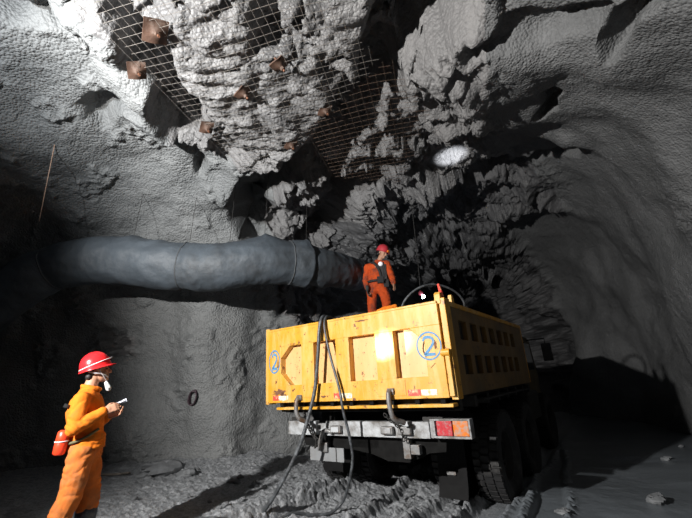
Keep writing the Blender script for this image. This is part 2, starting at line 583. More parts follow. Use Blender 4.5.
class MB:
    """collects closed pieces that become one mesh object"""

    def __init__(self):
        self.v = []
        self.f = []
        self.m = []

    def add(self, vs, fs, mi=0):
        n = len(self.v)
        self.v += [tuple(p) for p in vs]
        self.f += [tuple(i + n for i in q) for q in fs]
        self.m += [mi] * len(fs)
        return self

    def box(self, x0, x1, y0, y1, z0, z1, mi=0):
        vs = [(x, y, z) for x in (x0, x1) for y in (y0, y1) for z in (z0, z1)]
        return self.add(vs, [(0, 1, 3, 2), (4, 6, 7, 5), (0, 4, 5, 1), (2, 3, 7, 6), (0, 2, 6, 4), (1, 5, 7, 3)], mi)

    def obox(self, c, size, mat3=None, mi=0):
        c = Vector(c)
        mat3 = mat3 or Matrix.Identity(3)
        vs = []
        for x in (-.5, .5):
            for y in (-.5, .5):
                for z in (-.5, .5):
                    vs.append(c + mat3 @ Vector((x * size[0], y * size[1], z * size[2])))
        return self.add(vs, [(0, 1, 3, 2), (4, 6, 7, 5), (0, 4, 5, 1), (2, 3, 7, 6), (0, 2, 6, 4), (1, 5, 7, 3)], mi)

    def prism(self, poly, axis, d0, d1, mi=0):
        """poly: 2-D outline in the two other axes, extruded along axis"""
        n = len(poly)

        def P(p, d):
            return {'x': (d, p[0], p[1]), 'y': (p[0], d, p[1]), 'z': (p[0], p[1], d)}[axis]
        vs = [P(p, d0) for p in poly] + [P(p, d1) for p in poly]
        fs = [tuple(range(n))[::-1], tuple(range(n, 2 * n))] + [(i, (i + 1) % n, n + (i + 1) % n, n + i) for i in range(n)]
        return self.add(vs, fs, mi)

    def tube(self, pts, r, seg=8, mi=0, closed=False, caps=True):
        pts = [Vector(p) for p in pts]
        n = len(pts)
        rs = r if isinstance(r, (list, tuple)) else [r] * n
        vs = []
        up = None
        for i in range(n):
            if closed:
                t = pts[(i + 1) % n] - pts[i - 1]
            else:
                t = pts[min(i + 1, n - 1)] - pts[max(i - 1, 0)]
            t.normalize()
            if up is None:
                up = t.orthogonal().normalized()
            else:
                up = (up - t * up.dot(t))
                up = up.normalized() if up.length > 1e-6 else t.orthogonal().normalized()
            s = t.cross(up)
            for k in range(seg):
                a = 2 * math.pi * k / seg
                vs.append(pts[i] + (up * math.cos(a) + s * math.sin(a)) * rs[i])
        fs = []
        for i in range(n if closed else n - 1):
            j = (i + 1) % n
            for k in range(seg):
                fs.append((i * seg + k, i * seg + (k + 1) % seg, j * seg + (k + 1) % seg, j * seg + k))
        if caps and not closed:
            fs.append(tuple(range(seg))[::-1])
            fs.append(tuple((n - 1) * seg + k for k in range(seg)))
        return self.add(vs, fs, mi)

    def cyl(self, p0, p1, r0, r1=None, seg=16, mi=0):
        return self.tube([p0, p1], [r0, r0 if r1 is None else r1], seg, mi)

    def lathe(self, prof, origin=(0, 0, 0), axis='z', seg=32, mi=0, sx=1.0, sy=1.0, close=False):
        """prof: (radius, height) pairs round the axis"""
        vs = []
        for r, h in prof:
            for k in range(seg):
                a = 2 * math.pi * k / seg
                c, s = math.cos(a) * r * sx, math.sin(a) * r * sy
                p = {'z': (c, s, h), 'x': (h, c, s), 'y': (s, h, c)}[axis]
                vs.append((p[0] + origin[0], p[1] + origin[1], p[2] + origin[2]))
        fs = []
        n = len(prof)
        for i in range(n if close else n - 1):
            j = (i + 1) % n
            for k in range(seg):
                fs.append((i * seg + k, i * seg + (k + 1) % seg, j * seg + (k + 1) % seg, j * seg + k))
        if not close:
            fs.append(tuple(range(seg))[::-1])
            fs.append(tuple((n - 1) * seg + k for k in range(seg)))
        return self.add(vs, fs, mi)

    def ball(self, c, r, seg=16, rings=10, mi=0, mat3=None):
        rx, ry, rz = r if isinstance(r, (list, tuple)) else (r, r, r)
        c = Vector(c)
        mat3 = mat3 or Matrix.Identity(3)
        vs = []
        for i in range(rings + 1):
            th = math.pi * (0.02 + 0.96 * i / rings)
            for k in range(seg):
                a = 2 * math.pi * k / seg
                vs.append(c + mat3 @ Vector((rx * math.sin(th) * math.cos(a), ry * math.sin(th) * math.sin(a), rz * math.cos(th))))
        fs = []
        for i in range(rings):
            for k in range(seg):
                fs.append((i * seg + k, (i + 1) * seg + k, (i + 1) * seg + (k + 1) % seg, i * seg + (k + 1) % seg))
        fs.append(tuple(range(seg)))
        fs.append(tuple(rings * seg + k for k in range(seg))[::-1])
        return self.add(vs, fs, mi)

    def limb(self, p0, p1, r0, r1, flat=1.0, flat_dir=None, seg=16):
        """tapered round-ended limb; flat<1 squeezes it along flat_dir"""
        p0, p1 = Vector(p0), Vector(p1)
        d = p1 - p0
        L = max(d.length, 1e-5)
        t = d / L
        fd = Vector(flat_dir) if flat_dir else t.orthogonal()
        fd = (fd - t * fd.dot(t)).normalized()
        s = t.cross(fd)
        vs = []
        rows = []
        for k in range(5):
            th = math.pi / 2 * (1 - k / 5.0) * 0.97
            rows.append((-math.sin(th) * r0, math.cos(th) * r0))
        for k in range(5):
            th = math.pi / 2 * (k / 5.0)
            rows.append((-0 + 0, r0)) if k == 0 else None
        for k in range(0, 6):
            th = math.pi / 2 * (k / 5.0) * 0.97
            rows.append((L + math.sin(th) * r1, math.cos(th) * r1))
        for (h, r) in rows:
            for k in range(seg):
                a = 2 * math.pi * k / seg
                vs.append(p0 + t * h + fd * (math.cos(a) * r * flat) + s * (math.sin(a) * r))
        n = len(rows)
        fs = []
        for i in range(n - 1):
            for k in range(seg):
                fs.append((i * seg + k, i * seg + (k + 1) % seg, (i + 1) * seg + (k + 1) % seg, (i + 1) * seg + k))
        fs.append(tuple(range(seg))[::-1])
        fs.append(tuple((n - 1) * seg + k for k in range(seg)))
        return self.add(vs, fs)

    def mesh(self, name, mat, smooth=False):
        me = bpy.data.meshes.new(name)
        me.from_pydata(self.v, [], self.f)
        for m in (mat if isinstance(mat, (list, tuple)) else [mat]):
            me.materials.append(m)
        me.polygons.foreach_set('material_index', self.m)
        if smooth:
            me.polygons.foreach_set('use_smooth', [True] * len(me.polygons))
        bm = bmesh.new()
        bm.from_mesh(me)
        bmesh.ops.recalc_face_normals(bm, faces=bm.faces)
        bm.to_mesh(me)
        bm.free()
        me.update()
        return me

    def build(self, name, mat, parent=None, smooth=False, bevel=0.0, label=None, angle=None):
        me = self.mesh(name, mat, smooth or angle is not None)
        o = bpy.data.objects.new(name, me)
        COL.objects.link(o)
        if parent:
            o.parent = parent
        if angle is not None:
            me.set_sharp_from_angle(angle=rad(angle))
        if bevel:
            b = o.modifiers.new('bevel', 'BEVEL')
            b.width = bevel
            b.segments = 2
            b.limit_method = 'ANGLE'
        if label:
            o['label'] = label
        return o


def smooth_pts(pts, n=8):
    """Catmull-Rom through the points"""
    P = [Vector(p) for p in pts]
    P = [P[0] * 2 - P[1]] + P + [P[-1] * 2 - P[-2]]
    out = []
    for i in range(1, len(P) - 2):
        for k in range(n):
            t = k / n
            a, b, c, d = P[i - 1], P[i], P[i + 1], P[i + 2]
            out.append(0.5 * ((2 * b) + (c - a) * t + (2 * a - 5 * b + 4 * c - d) * t * t + (3 * b - a - 3 * c + d) * t * t * t))
    out.append(P[-2])
    return out


def remeshed(name, mb, mat, parent, voxel=0.008, smooth=6, folds=None, label=None):
    """one continuous surface out of overlapping limbs"""
    me = mb.mesh(name, mat, True)
    o = bpy.data.objects.new(name, me)
    COL.objects.link(o)
    r = o.modifiers.new('r', 'REMESH')
    r.mode = 'VOXEL'
    r.voxel_size = voxel
    s = o.modifiers.new('s', 'SMOOTH')
    s.iterations = smooth
    s.factor = 0.5
    dg = bpy.context.evaluated_depsgraph_get()
    me2 = bpy.data.meshes.new_from_object(o.evaluated_get(dg))
    o.modifiers.clear()
    o.data = me2
    bpy.data.meshes.remove(me)
    me2.name = name
    if not me2.materials:
        me2.materials.append(mat)
    n = len(me2.vertices)
    if folds is not None:
        co = np.empty(n * 3, dtype=np.float32)
        me2.vertices.foreach_get('co', co)
        no = np.empty(n * 3, dtype=np.float32)
        me2.vertex_normals.foreach_get('vector', no)
        co = co.reshape(-1, 3).astype(float)
        no = no.reshape(-1, 3)
        co = co + no * folds(co)[:, None]
        me2.vertices.foreach_set('co', co.astype(np.float32).ravel())
        me2.update()
    me2.polygons.foreach_set('use_smooth', np.ones(len(me2.polygons), dtype=bool))
    if parent:
        o.parent = parent
    if label:
        o['label'] = label
    return o


# digits and letters from strokes, for the painted and printed marks
GLYPH = {
    '2': [[(0.05, 0.8), (0.2, 0.97), (0.5, 1.0), (0.8, 0.93), (0.9, 0.72), (0.75, 0.5), (0.4, 0.22), (0.05, 0.0), (0.95, 0.0)]],
}


def paint_stroke(mb, pts, w, at):
    """flat painted line; at(u,v) gives the 3-D point"""
    n = len(pts)
    L, R = [], []
    for i, p in enumerate(pts):
        a = pts[max(i - 1, 0)]
        b = pts[min(i + 1, n - 1)]
        d = Vector((b[0] - a[0], b[1] - a[1]))
        d = d.normalized() if d.length > 0 else Vector((1, 0))
        nx, ny = -d[1] * w / 2, d[0] * w / 2
        L.append(at(p[0] + nx, p[1] + ny))
        R.append(at(p[0] - nx, p[1] - ny))
    vs = L + R
    mb.add(vs, [(i, i + 1, n + i + 1, n + i) for i in range(n - 1)])

# ------------------------------------------------------------------ materials of the truck


def yellow_mat(name='worn_yellow_paint', shade_grime=0.0, dusty=0.0):
    m, nt, b = new_mat(name)
    co = N(nt, 'ShaderNodeTexCoord').outputs['Object']
    c = ramp(nt, noise_tex(nt, 2.5, 5, 0.6, co), [(0.3, (0.56, 0.25, 0.012)), (0.7, (0.66, 0.33, 0.025))])
    # pale dusty rub marks
    mp = N(nt, 'ShaderNodeMapping')
    mp.inputs['Scale'].default_value = (5, 5, 1.2)
    nt.links.new(co, mp.inputs[0])
    pale = ramp(nt, noise_tex(nt, 1.3, 8, 0.7, mp.outputs[0]), [(0.45, 0.0), (0.68, 0.75)])
    c = mixc(nt, pale, c, (0.66, 0.47, 0.20))
    if dusty:
        c = mixc(nt, dusty, c, (0.62, 0.42, 0.22))
    # rust chips
    chip = ramp(nt, noise_tex(nt, 11, 10, 0.75, co), [(0.585, 0.0), (0.62, 1.0)])
    c = mixc(nt, chip, c, (0.16, 0.06, 0.025))
    mp2 = N(nt, 'ShaderNodeMapping')
    mp2.inputs['Scale'].default_value = (60, 60, 3)
    nt.links.new(co, mp2.inputs[0])
    drip = ramp(nt, noise_tex(nt, 1, 5, 0.7, mp2.outputs[0]), [(0.60, 0.0), (0.72, 0.55)])
    c = mixc(nt, drip, c, (0.33, 0.17, 0.06))
    if shade_grime:
        g = ramp(nt, noise_tex(nt, 1.6, 7, 0.65, co), [(0.35, shade_grime * 0.9), (0.80, shade_grime * 0.55)])
        c = mixc(nt, g, c, (0.05, 0.042, 0.03))  # dirt and the side's shade mixed into the paint together
    nt.links.new(c, b.inputs['Base Color'])
    b.inputs['Roughness'].default_value = 0.48
    bump(nt, b, noise_tex(nt, 9, 8, 0.7, co), 0.25, 0.01)
    return m


M['yellow'] = yellow_mat()
M['yellow_pale'] = yellow_mat('dusty_faded_yellow_paint', 0.0, 0.62)
M['yellow_shaded_grimy'] = yellow_mat('shaded_grimy_yellow_paint', 1.0)  # darker copy of the yellow: dirt plus the shade on the side
M['cab_shade'] = simple('shade_dark_cab_paint', (0.10, 0.075, 0.03), 0.7, 0, 0.3, 4, dirt=(0.04, 0.035, 0.03), dirt_amt=0.6)  # dark colour stands in for the shade around the cab
M['rust_patch'] = simple('bare_rust', (0.17, 0.075, 0.035), 0.8, var=0.4, scale=30)
M['steel_white'] = simple('scuffed_pale_paint', (0.40, 0.42, 0.44), 0.5, 0.0, 0.1, 8, dirt=(0.12, 0.11, 0.10), dirt_amt=0.75)
M['dark_steel'] = simple('grimy_dark_steel', (0.022, 0.021, 0.02), 0.7, 0.1, 0.4, 14, 0.4, 0.01, 30)
M['grey_steel'] = simple('grey_worn_steel', (0.20, 0.20, 0.20), 0.5, 0.4, 0.25, 20, 0.3, 0.005, 40, dirt=(0.12, 0.07, 0.04))
M['chassis_black'] = simple('near_black_chassis', (0.007, 0.007, 0.007), 0.9, 0, 0.4, 14, spec=0.15)  # near-black tone for the parts under the bed
M['rubber'] = simple('tyre_rubber', (0.012, 0.012, 0.013), 0.75, 0, 0.3, 10, 0.3, 0.01, 40, dirt=(0.05, 0.048, 0.046), dirt_amt=0.4)
M['flap'] = simple('mudflap_rubber', (0.006, 0.006, 0.0065), 0.8, 0, 0.3, 10, spec=0.2)
M['red_lens'] = simple('red_lens', (0.45, 0.035, 0.045), 0.3, 0, 0.2, 60, dirt=(0.35, 0.2, 0.2))
M['orange_lens'] = simple('orange_lens', (0.62, 0.16, 0.015), 0.3, 0, 0.1, 60, dirt=(0.34, 0.29, 0.26), dirt_amt=0.7)
M['plate'] = simple('dusty_blank_plate', (0.22, 0.23, 0.24), 0.55, 0.1, 0.1, 8, dirt=(0.2, 0.2, 0.2), dirt_amt=0.4)
M['glass'] = simple('dark_cab_glass', (0.02, 0.025, 0.03), 0.08, 0, 0.1, 4)
M['blue_paint'] = simple('blue_spray_paint', (0.06, 0.22, 0.42), 0.6, 0, 0.25, 60, dirt=(0.45, 0.36, 0.16), dirt_amt=0.3)
M['white_sticker'] = simple('white_sticker', (0.78, 0.74, 0.66), 0.5, 0, 0.1, 50, dirt=(0.55, 0.38, 0.15), dirt_amt=0.7)
M['red_sticker'] = simple('red_sticker', (0.7, 0.06, 0.04), 0.5, 0, 0.2, 60, dirt=(0.75, 0.55, 0.3), dirt_amt=0.5)
M['black'] = simple('black_plastic', (0.015, 0.015, 0.016), 0.45)
M['hose'] = simple('black_hose_rubber', (0.035, 0.038, 0.042), 0.42, 0, 0.3, 30, dirt=(0.11, 0.12, 0.13), dirt_amt=0.6)

TZ = -0.03
truck = empty('dump_truck', (TO[0], TO[1], 0.0), -TRUCK_YAW,
              'big yellow dump truck with an open bed, parked with its tailgate towards the viewer', 'truck')
ZB, ZT = 1.147, 2.062
HW = 1.225
BL = 3.72

# tailgate: sheet, frame of rails and posts with chamfered outer panels
sheet = MB()
sheet.box(-1.20, 1.20, 0.088, 0.104, ZB + 0.02, ZT - 0.01)
mb = MB()
mb.box(-HW, HW, 0.0, 0.10, 1.835, ZT)                 # top rail
mb.box(-HW, HW, 0.0, 0.10, ZB, 1.35)                  # bottom rail
mb.box(-HW, -0.985, 0.0, 0.099, 1.34, 1.84)
mb.box(1.04, HW, 0.0, 0.099, 1.34, 1.84)
for x0, x1 in ((-0.628, -0.429), (-0.086, 0.104), (0.46, 0.69)):
    mb.box(x0, x1, 0.0, 0.099, 1.345, 1.838)
for s, xe in ((1, -0.985), (-1, 1.04)):
    mb.prism([(xe - s * 0.01, 1.68), (xe + s * 0.16, 1.838), (xe - s * 0.01, 1.838)], 'y', 0.002, 0.099)
    if s == 1:
        mb.prism([(xe - s * 0.01, 1.51), (xe - s * 0.01, 1.345), (xe + s * 0.16, 1.345)], 'y', 0.002, 0.099)
gate = mb.build('tailgate', M['yellow'], truck, bevel=0.006)
sheet.build('recessed_sheet', M['yellow_pale'], gate, label='pale dusty sheet behind the tailgate frame')
# smooth rounded top edge bar
mb = MB()
mb.box(-1.20, 1.22, -0.006, 0.11, ZT - 0.012, ZT + 0.014)
mb.build('top_lip', M['yellow'], gate, bevel=0.005)
# weld plates on the bottom rail
for x0, x1, z0 in ((-0.66, -0.43, 1.20), (0.46, 0.78, 1.18)):
    mb = MB()
    mb.box(x0, x1, -0.006, 0.001, z0, 1.33)
    mb.build('welded_patch', M['yellow'], gate, bevel=0.002)


def number_mark(cx, cz, s, tall, w, squash=1.0, ring=True):
    mb = MB()

    def at(u, v):
        return (cx + (u - 0.5) * s * squash, -0.0035, cz + (v - 0.5) * tall)
    pts = [(p[0], p[1]) for p in GLYPH['2'][0]]
    sm = [(p[0], p[1]) for p in smooth_pts([(a, b, 0) for a, b in pts[:-1]], 5)] + [pts[-1]]
    paint_stroke(mb, sm, w / s, at)
    if ring:
        R = [(0.5 + 0.98 * math.cos(a * 0.1745), 0.5 + 0.78 * math.sin(a * 0.1745)) for a in range(37)]
        paint_stroke(mb, R, w * 0.6 / s, at)
    return mb.build('painted_number', M['blue_paint'], gate, label='blue hand-painted number 2 in a ring')


number_mark(1.085, 1.64, 0.13, 0.17, 0.022)
number_mark(-1.10, 1.655, 0.10, 0.18, 0.020)
# worn rust beside the numbers and stickers on the bottom rail


def flat_blob(cx, cz, rx, rz, seed, y=-0.003):
    rr = random.Random(seed)
    pts = []
    for k in range(26):
        a = 2 * math.pi * k / 26
        q = rr.uniform(0.45, 1.1)
        pts.append((cx + rx * q * math.cos(a), y, cz + rz * q * math.sin(a)))
    return pts


for args in ((-1.02, 1.27, 0.13, 0.05, 1), (-0.95, 1.235, 0.05, 0.05, 2), (1.155, 1.645, 0.02, 0.05, 3), (-1.035, 1.62, 0.02, 0.06, 4), (-0.30, 1.2, 0.05, 0.015, 5), (0.30, 2.0, 0.10, 0.012, 6)):
    p = flat_blob(*args)
    c = (args[0], -0.003, args[1])
    n = len(p)
    mb = MB()
    mb.add([c] + p, [(0, i + 1, (i + 1) % n + 1) for i in range(n)])
    mb.build('rust_patch', M['rust_patch'], gate)
for (x, w) in ((-1.13, 0.10), (-0.14, 0.08), (0.80, 0.14)):
    mb = MB()
    mb.box(x, x + w, -0.004, 0.001, 1.175, 1.235)
    mb.build('red_sticker', M['red_sticker'], gate)
    mb = MB()
    mb.box(x + w + 0.005, x + w + 0.17, -0.004, 0.001, 1.175, 1.23)
    mb.build('white_sticker', M['white_sticker'], gate)
mb = MB()
mb.tube([(1.13, -0.002, 1.47), (1.08, -0.002, 1.43)], 0.003, 5)
mb.build('scratch', M['rust_patch'], gate)

# lower lip under the tailgate, shadow gap then yellow strip
mb = MB()
mb.box(-1.10, 1.24, 0.03, 0.16, 1.062, 1.092)
mb.build('rear_lip', M['yellow'], truck, bevel=0.004)
mb = MB()
mb.box(-1.12, 1.2, 0.14, 0.30, 1.03, 1.15)
for k in range(9):
    mb.box(-1.05 + k * 0.27, -1.0 + k * 0.27, 0.05, 0.16, 1.085, 1.15)
mb.build('tipping_hinge_beam', M['chassis_black'], truck, bevel=0.004)

# rear corner pillars
for s in (-1, 1):
    mb = MB()
    mb.box(s * HW + (0.012 if s > 0 else -0.075), s * HW + (0.075 if s > 0 else -0.012), 0.03, 0.17, ZB - 0.02, ZT + 0.04)
    if s > 0:
        mb.prism([(0.02, ZT - 0.02), (0.09, ZT - 0.02), (0.085, ZT + 0.085), (0.055, ZT + 0.11), (0.028, ZT + 0.085)], 'x', HW - 0.03, HW + 0.035)
        mb.box(HW + 0.012, HW + 0.06, -0.01, 0.05, 1.16, 1.55)
        mb.cyl((HW - 0.02, 0.0, 1.56), (HW + 0.07, 0.0, 1.56), 0.035)
    p = mb.build('corner_pillar', M['yellow'], truck, bevel=0.006)
    if s > 0:
        mb = MB()
        mb.tube([(HW + 0.03, 0.10, ZT + 0.06), (HW + 0.01, 0.09, ZT + 0.20)], [0.02, 0.014], 8)
        mb.build('latch_pin', M['red_sticker'], p, label='red and white latch pin on the right rear pillar')

# side panels with two rows of pressed windows
for s in (1, -1):
    mb = MB()
    x_out = s * HW
    xi = x_out - s * 0.06
    xs = sorted((xi, x_out))
    xin = sorted((x_out - s * 0.055, x_out - s * 0.115))
    Y0, Y1 = 0.17, BL
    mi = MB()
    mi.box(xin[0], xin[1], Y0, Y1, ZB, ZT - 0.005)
    zr = [(ZB, 1.345), (1.555, 1.715), (1.925, ZT)]
    for z0, z1 in zr:
        mb.box(xs[0], xs[1], Y0, Y1, z0, z1)
    ys = [0.56 + k * 0.385 for k in range(7)]
    prev = Y0
    for y in ys:
        for z0, z1 in ((1.34, 1.56), (1.71, 1.93)):
            mb.box(xs[0], xs[1], prev, y, z0, z1)
        prev = y + 0.25
    for z0, z1 in ((1.34, 1.56), (1.71, 1.93)):
        mb.box(xs[0], xs[1], prev, Y1, z0, z1)
    sp = mb.build('side_panel', M['yellow_shaded_grimy'], truck, bevel=0.004)
    mi.build('inner_sheet', M['dark_steel'], sp, label='dark steel sheet behind the side windows')  # recess backing in dark steel instead of yellow
    mb = MB()
    mb.box(min(x_out - s * 0.12, x_out + s * 0.015), max(x_out - s * 0.12, x_out + s * 0.015), Y0, Y1, ZT - 0.002, ZT + 0.05)
    mb.build('top_rail', M['yellow'], sp, bevel=0.008)
    if s > 0:
        mb = MB()
        mb.prism([(0.42, ZT + 0.03), (0.50, ZT + 0.03), (0.50, ZT + 0.10), (0.49, ZT + 0.135), (0.43, ZT + 0.135)], 'x', HW - 0.03, HW + 0.01)
        mb.build('lifting_lug', M['yellow'], sp, bevel=0.004)
mb = MB()
mb.box(-HW + 0.1, HW - 0.1, 0.12, BL, ZB - 0.04, ZB + 0.02)
for k in range(8):
    mb.box(-HW + 0.02, HW - 0.02, 0.3 + k * 0.47, 0.38 + k * 0.47, ZB - 0.14, ZB - 0.03)
mb.build('bed_floor', M['dark_steel'], truck)
mb = MB()
mb.box(-HW, HW, BL, BL + 0.07, ZB, ZT + 0.05)
for x in (-0.9, -0.3, 0.3, 0.9):
    mb.box(x - 0.05, x + 0.05, BL + 0.06, BL + 0.13, ZB, ZT)
mb.build('front_board', M['yellow'], truck, bevel=0.005)

# chassis
for s in (-1, 1):
    mb = MB()
    mb.box(s * 0.42 - 0.04, s * 0.42 + 0.04, 0.3, 5.5, 0.74, 1.0)
    mb.build('chassis_rail', M['chassis_black'], truck, bevel=0.005)
mb = MB()
mb.box(-1.08, -0.62, 0.22, 0.30, 0.755, 0.912)
mb.box(-0.46, 0.88, 0.22, 0.30, 0.755, 0.912)
mb.box(-1.08, 1.0, 0.27, 0.33, 0.80, 0.88)
bump_o = mb.build('rear_bumper', M['steel_white'], truck, bevel=0.005)
for x in (-0.28, 0.41, 0.62):
    mb = MB()
    mb.box(x - 0.075, x + 0.075, 0.16, 0.215, 0.79, 0.87)
    l = mb.build('bumper_lamp', M['grey_steel'], bump_o, bevel=0.012)
    mb = MB()
    mb.box(x - 0.055, x + 0.055, 0.152, 0.162, 0.803, 0.857)
    if x != 0.62:
        mb.build('lamp_lens', M['steel_white'], l, bevel=0.003)
# chassis underbeam with a bowed lower edge and tow hook
mb = MB()
prof = [(-0.95, 0.755), (1.0, 0.755), (0.98, 0.62), (0.80, 0.60), (0.55, 0.50), (0.30, 0.50), (0.10, 0.56), (-0.2, 0.60), (-0.9, 0.62)]
mb.prism(prof, 'y', 0.34, 0.40)
mb.box(-0.2, 0.2, 0.34, 0.8, 0.62, 0.80)
mb.build('rear_crossmember', M['chassis_black'], truck, bevel=0.004)
mb = MB()
pts = smooth_pts([(-0.55, 0.20, 0.60), (-0.52, 0.18, 0.70), (-0.47, 0.18, 0.80), (-0.40, 0.18, 0.815), (-0.34, 0.19, 0.79)], 5)
mb.tube(pts, 0.024, 8)
mb.build('tow_hook', M['grey_steel'], truck, smooth=True)
mb = MB()
mb.box(0.55, 0.63, 0.24, 0.31, 0.555, 0.78)
mb.box(0.64, 0.74, 0.23, 0.30, 0.60, 0.69)
mb.build('lock_bracket', M['grey_steel'], truck, bevel=0.006)
# number plate, blank under the dust
mb = MB()
mb.box(-0.735, -0.225, 0.235, 0.255, 0.475, 0.622)
pl = mb.build('number_plate', M['plate'], truck, bevel=0.004, label='blank dusty number plate')
mb = MB()
mb.box(-0.50, -0.46, 0.255, 0.30, 0.55, 0.80)
mb.build('plate_bracket', M['dark_steel'], pl)
mb = MB()
mb.box(-0.54, -0.44, 0.20, 0.234, 0.575, 0.68)
mb.build('plate_lamp', M['grey_steel'], pl, bevel=0.01)
mb = MB()
mb.box(-0.335, -0.325, 0.228, 0.236, 0.475, 0.622)
mb.build('plate_seam', M['dark_steel'], pl)


def chain(pts, r_link=0.026, thick=0.0065, parent=truck):
    P = smooth_pts(pts, 6)
    # even steps
    out = [P[0]]
    for p in P[1:]:
        while (p - out[-1]).length >= r_link * 1.45:
            out.append(out[-1] + (p - out[-1]).normalized() * r_link * 1.45)
    mb = MB()
    for i in range(len(out) - 1):
        c = (out[i] + out[i + 1]) / 2
        t = (out[i + 1] - out[i]).normalized()
        a = t.cross(Vector((0, 1, 0))).normalized()
        if i % 2:
            a = t.cross(a).normalized()
        loop = [c + t * math.cos(q) * r_link + a * math.sin(q) * r_link * 0.62 for q in [2 * math.pi * k / 12 for k in range(12)]]
        mb.tube(loop, thick, 5, closed=True)
    return mb.build('safety_chain', M['dark_steel'], parent, smooth=True)


chain([(-0.72, 0.13, 1.05), (-0.70, 0.14, 0.90), (-0.60, 0.16, 0.76), (-0.50, 0.19, 0.66)])
chain([(-0.70, 0.13, 0.95), (-0.62, 0.15, 0.78), (-0.56, 0.17, 0.70), (-0.62, 0.18, 0.60)])
chain([(0.44, 0.10, 1.0), (0.50, 0.13, 0.93), (0.60, 0.16, 0.84), (0.60, 0.18, 0.72)])

# tailgate hooks: cranked arms
for x in (-0.64, 0.66):
    mb = MB()
    pts = [(x - 0.02, -0.015, 1.20), (x - 0.03, -0.055, 1.17), (x - 0.03, -0.06, 1.04), (x + 0.0, -0.03, 0.96), (x + 0.05, 0.06, 0.92)] if x < 0 else [(x - 0.05, -0.01, 1.225), (x - 0.055, -0.055, 1.21), (x - 0.05, -0.06, 1.08), (x - 0.03, -0.03, 0.97), (x + 0.02, 0.08, 0.92)]
    mb.tube(smooth_pts(pts, 4), 0.027, 8)
    mb.cyl((pts[0][0] - 0.04, 0.0, pts[0][2]), (pts[0][0] + 0.04, 0.0, pts[0][2]), 0.034)
    mb.build('gate_hook', M['grey_steel'], truck, smooth=True, angle=50)

# tail lights
for s in (1,):
    x0, x1 = (0.90, 1.31) if s > 0 else (-1.31, -1.12)
    mb = MB()
    mb.box(x0, x1, 0.20, 0.29, 0.765, 0.785)
    mb.box(x0, x1, 0.20, 0.29, 0.925, 0.94)
    mb.box(x0, x0 + 0.05, 0.20, 0.29, 0.785, 0.925)
    mb.box(x1 - 0.018, x1, 0.20, 0.29, 0.785, 0.925)
    mb.box(x0, x1, 0.25, 0.30, 0.77, 0.93)
    tl = mb.build('tail_light', M['grey_steel'] if s < 0 else M['steel_white'], truck, bevel=0.003)
    if s > 0:
        mb = MB()
        mb.box(0.965, 1.125, 0.205, 0.25, 0.786, 0.924)
        mb.build('red_lens', M['red_lens'], tl, bevel=0.008)
        mb = MB()
        mb.box(1.135, 1.29, 0.205, 0.25, 0.786, 0.924)
        mb.build('orange_lens', M['orange_lens'], tl, bevel=0.008)
for x0, x1 in ((0.78, 1.0), (-1.1, -0.9)):
    mb = MB()
    mb.box(x0, x1, 0.30, 0.36, 0.78, 0.95)
    mb.build('light_bracket', M['dark_steel'], truck)


def tyre_wheel(xc, yc, R=0.5, w=0.29, face=1):
    g = fz(*(np.array(TO) + TX * xc + TY * yc))
    zc = R + g - 0.035
    mb = MB()
    prof = [(R * 0.56, -w * 0.36), (R * 0.62, -w * 0.46), (R * 0.80, -w * 0.53), (R * 0.93, -w * 0.50), (R * 0.965, -w * 0.42), (R * 0.97, 0), (R * 0.965, w * 0.42), (R * 0.93, w * 0.50), (R * 0.80, w * 0.53), (R * 0.62, w * 0.46), (R * 0.56, w * 0.36)]
    mb.lathe(prof, (xc, yc, zc), 'x', 48, close=True)
    # block tread
    nb = 40
    for k in range(nb):
        a0 = 2 * math.pi * k / nb
        for j, (x0, x1) in enumerate(((-0.47, -0.20), (-0.15, 0.15), (0.20, 0.47))):
            aa = a0 + (0.5 if j == 1 else 0) * 2 * math.pi / nb
            t = Vector((0, -math.sin(aa), math.cos(aa)))
            rr = Vector((0, math.cos(aa), math.sin(aa)))
            m3 = Matrix((Vector((1, 0, 0)), t, rr)).transposed()
            mb.obox(Vector((xc + (x0 + x1) / 2 * w, yc, zc)) + rr * R * 0.98, ((x1 - x0) * w, 2 * math.pi * R / nb * 0.68, R * 0.055), m3)
    ty = mb.build('tyre', M['rubber'], truck, angle=35)
    mb = MB()
    fo = face * w * 0.30
    mb.lathe([(R * 0.57, -w * 0.36), (R * 0.57, w * 0.36), (R * 0.53, w * 0.36), (R * 0.50, w * 0.1), (R * 0.25, w * 0.05), (R * 0.12, w * 0.2 * face), (R * 0.10, -w * 0.1), (R * 0.5, -w * 0.1), (R * 0.53, -w * 0.36)], (xc, yc, zc), 'x', 32, close=True)
    for k in range(8):
        a = 2 * math.pi * k / 8
        mb.cyl((xc - w * 0.12, yc + R * 0.33 * math.cos(a), zc + R * 0.33 * math.sin(a)), (xc + w * 0.16, yc + R * 0.33 * math.cos(a), zc + R * 0.33 * math.sin(a)), 0.02, seg=6)
    mb.build('wheel_rim', M['dark_steel'], ty, angle=35)
    return zc


for yc in (1.55, 2.85):
    for xc in (0.63, 1.12, -0.63, -1.12):
        zc = tyre_wheel(xc, yc, w=0.30 if abs(xc) > 1 else 0.33)
    mb = MB()
    mb.cyl((-1.2, yc, 0.47), (1.2, yc, 0.47), 0.075)
    mb.ball((0, yc, 0.5), (0.24, 0.22, 0.22))
    mb.build('axle', M['chassis_black'], truck, angle=40)
for xc in (1.06, -1.06):
    tyre_wheel(xc, 5.05, w=0.30)
mb = MB()
mb.cyl((-1.1, 5.05, 0.48), (1.1, 5.05, 0.48), 0.06)
mb.build('axle', M['chassis_black'], truck, angle=40)
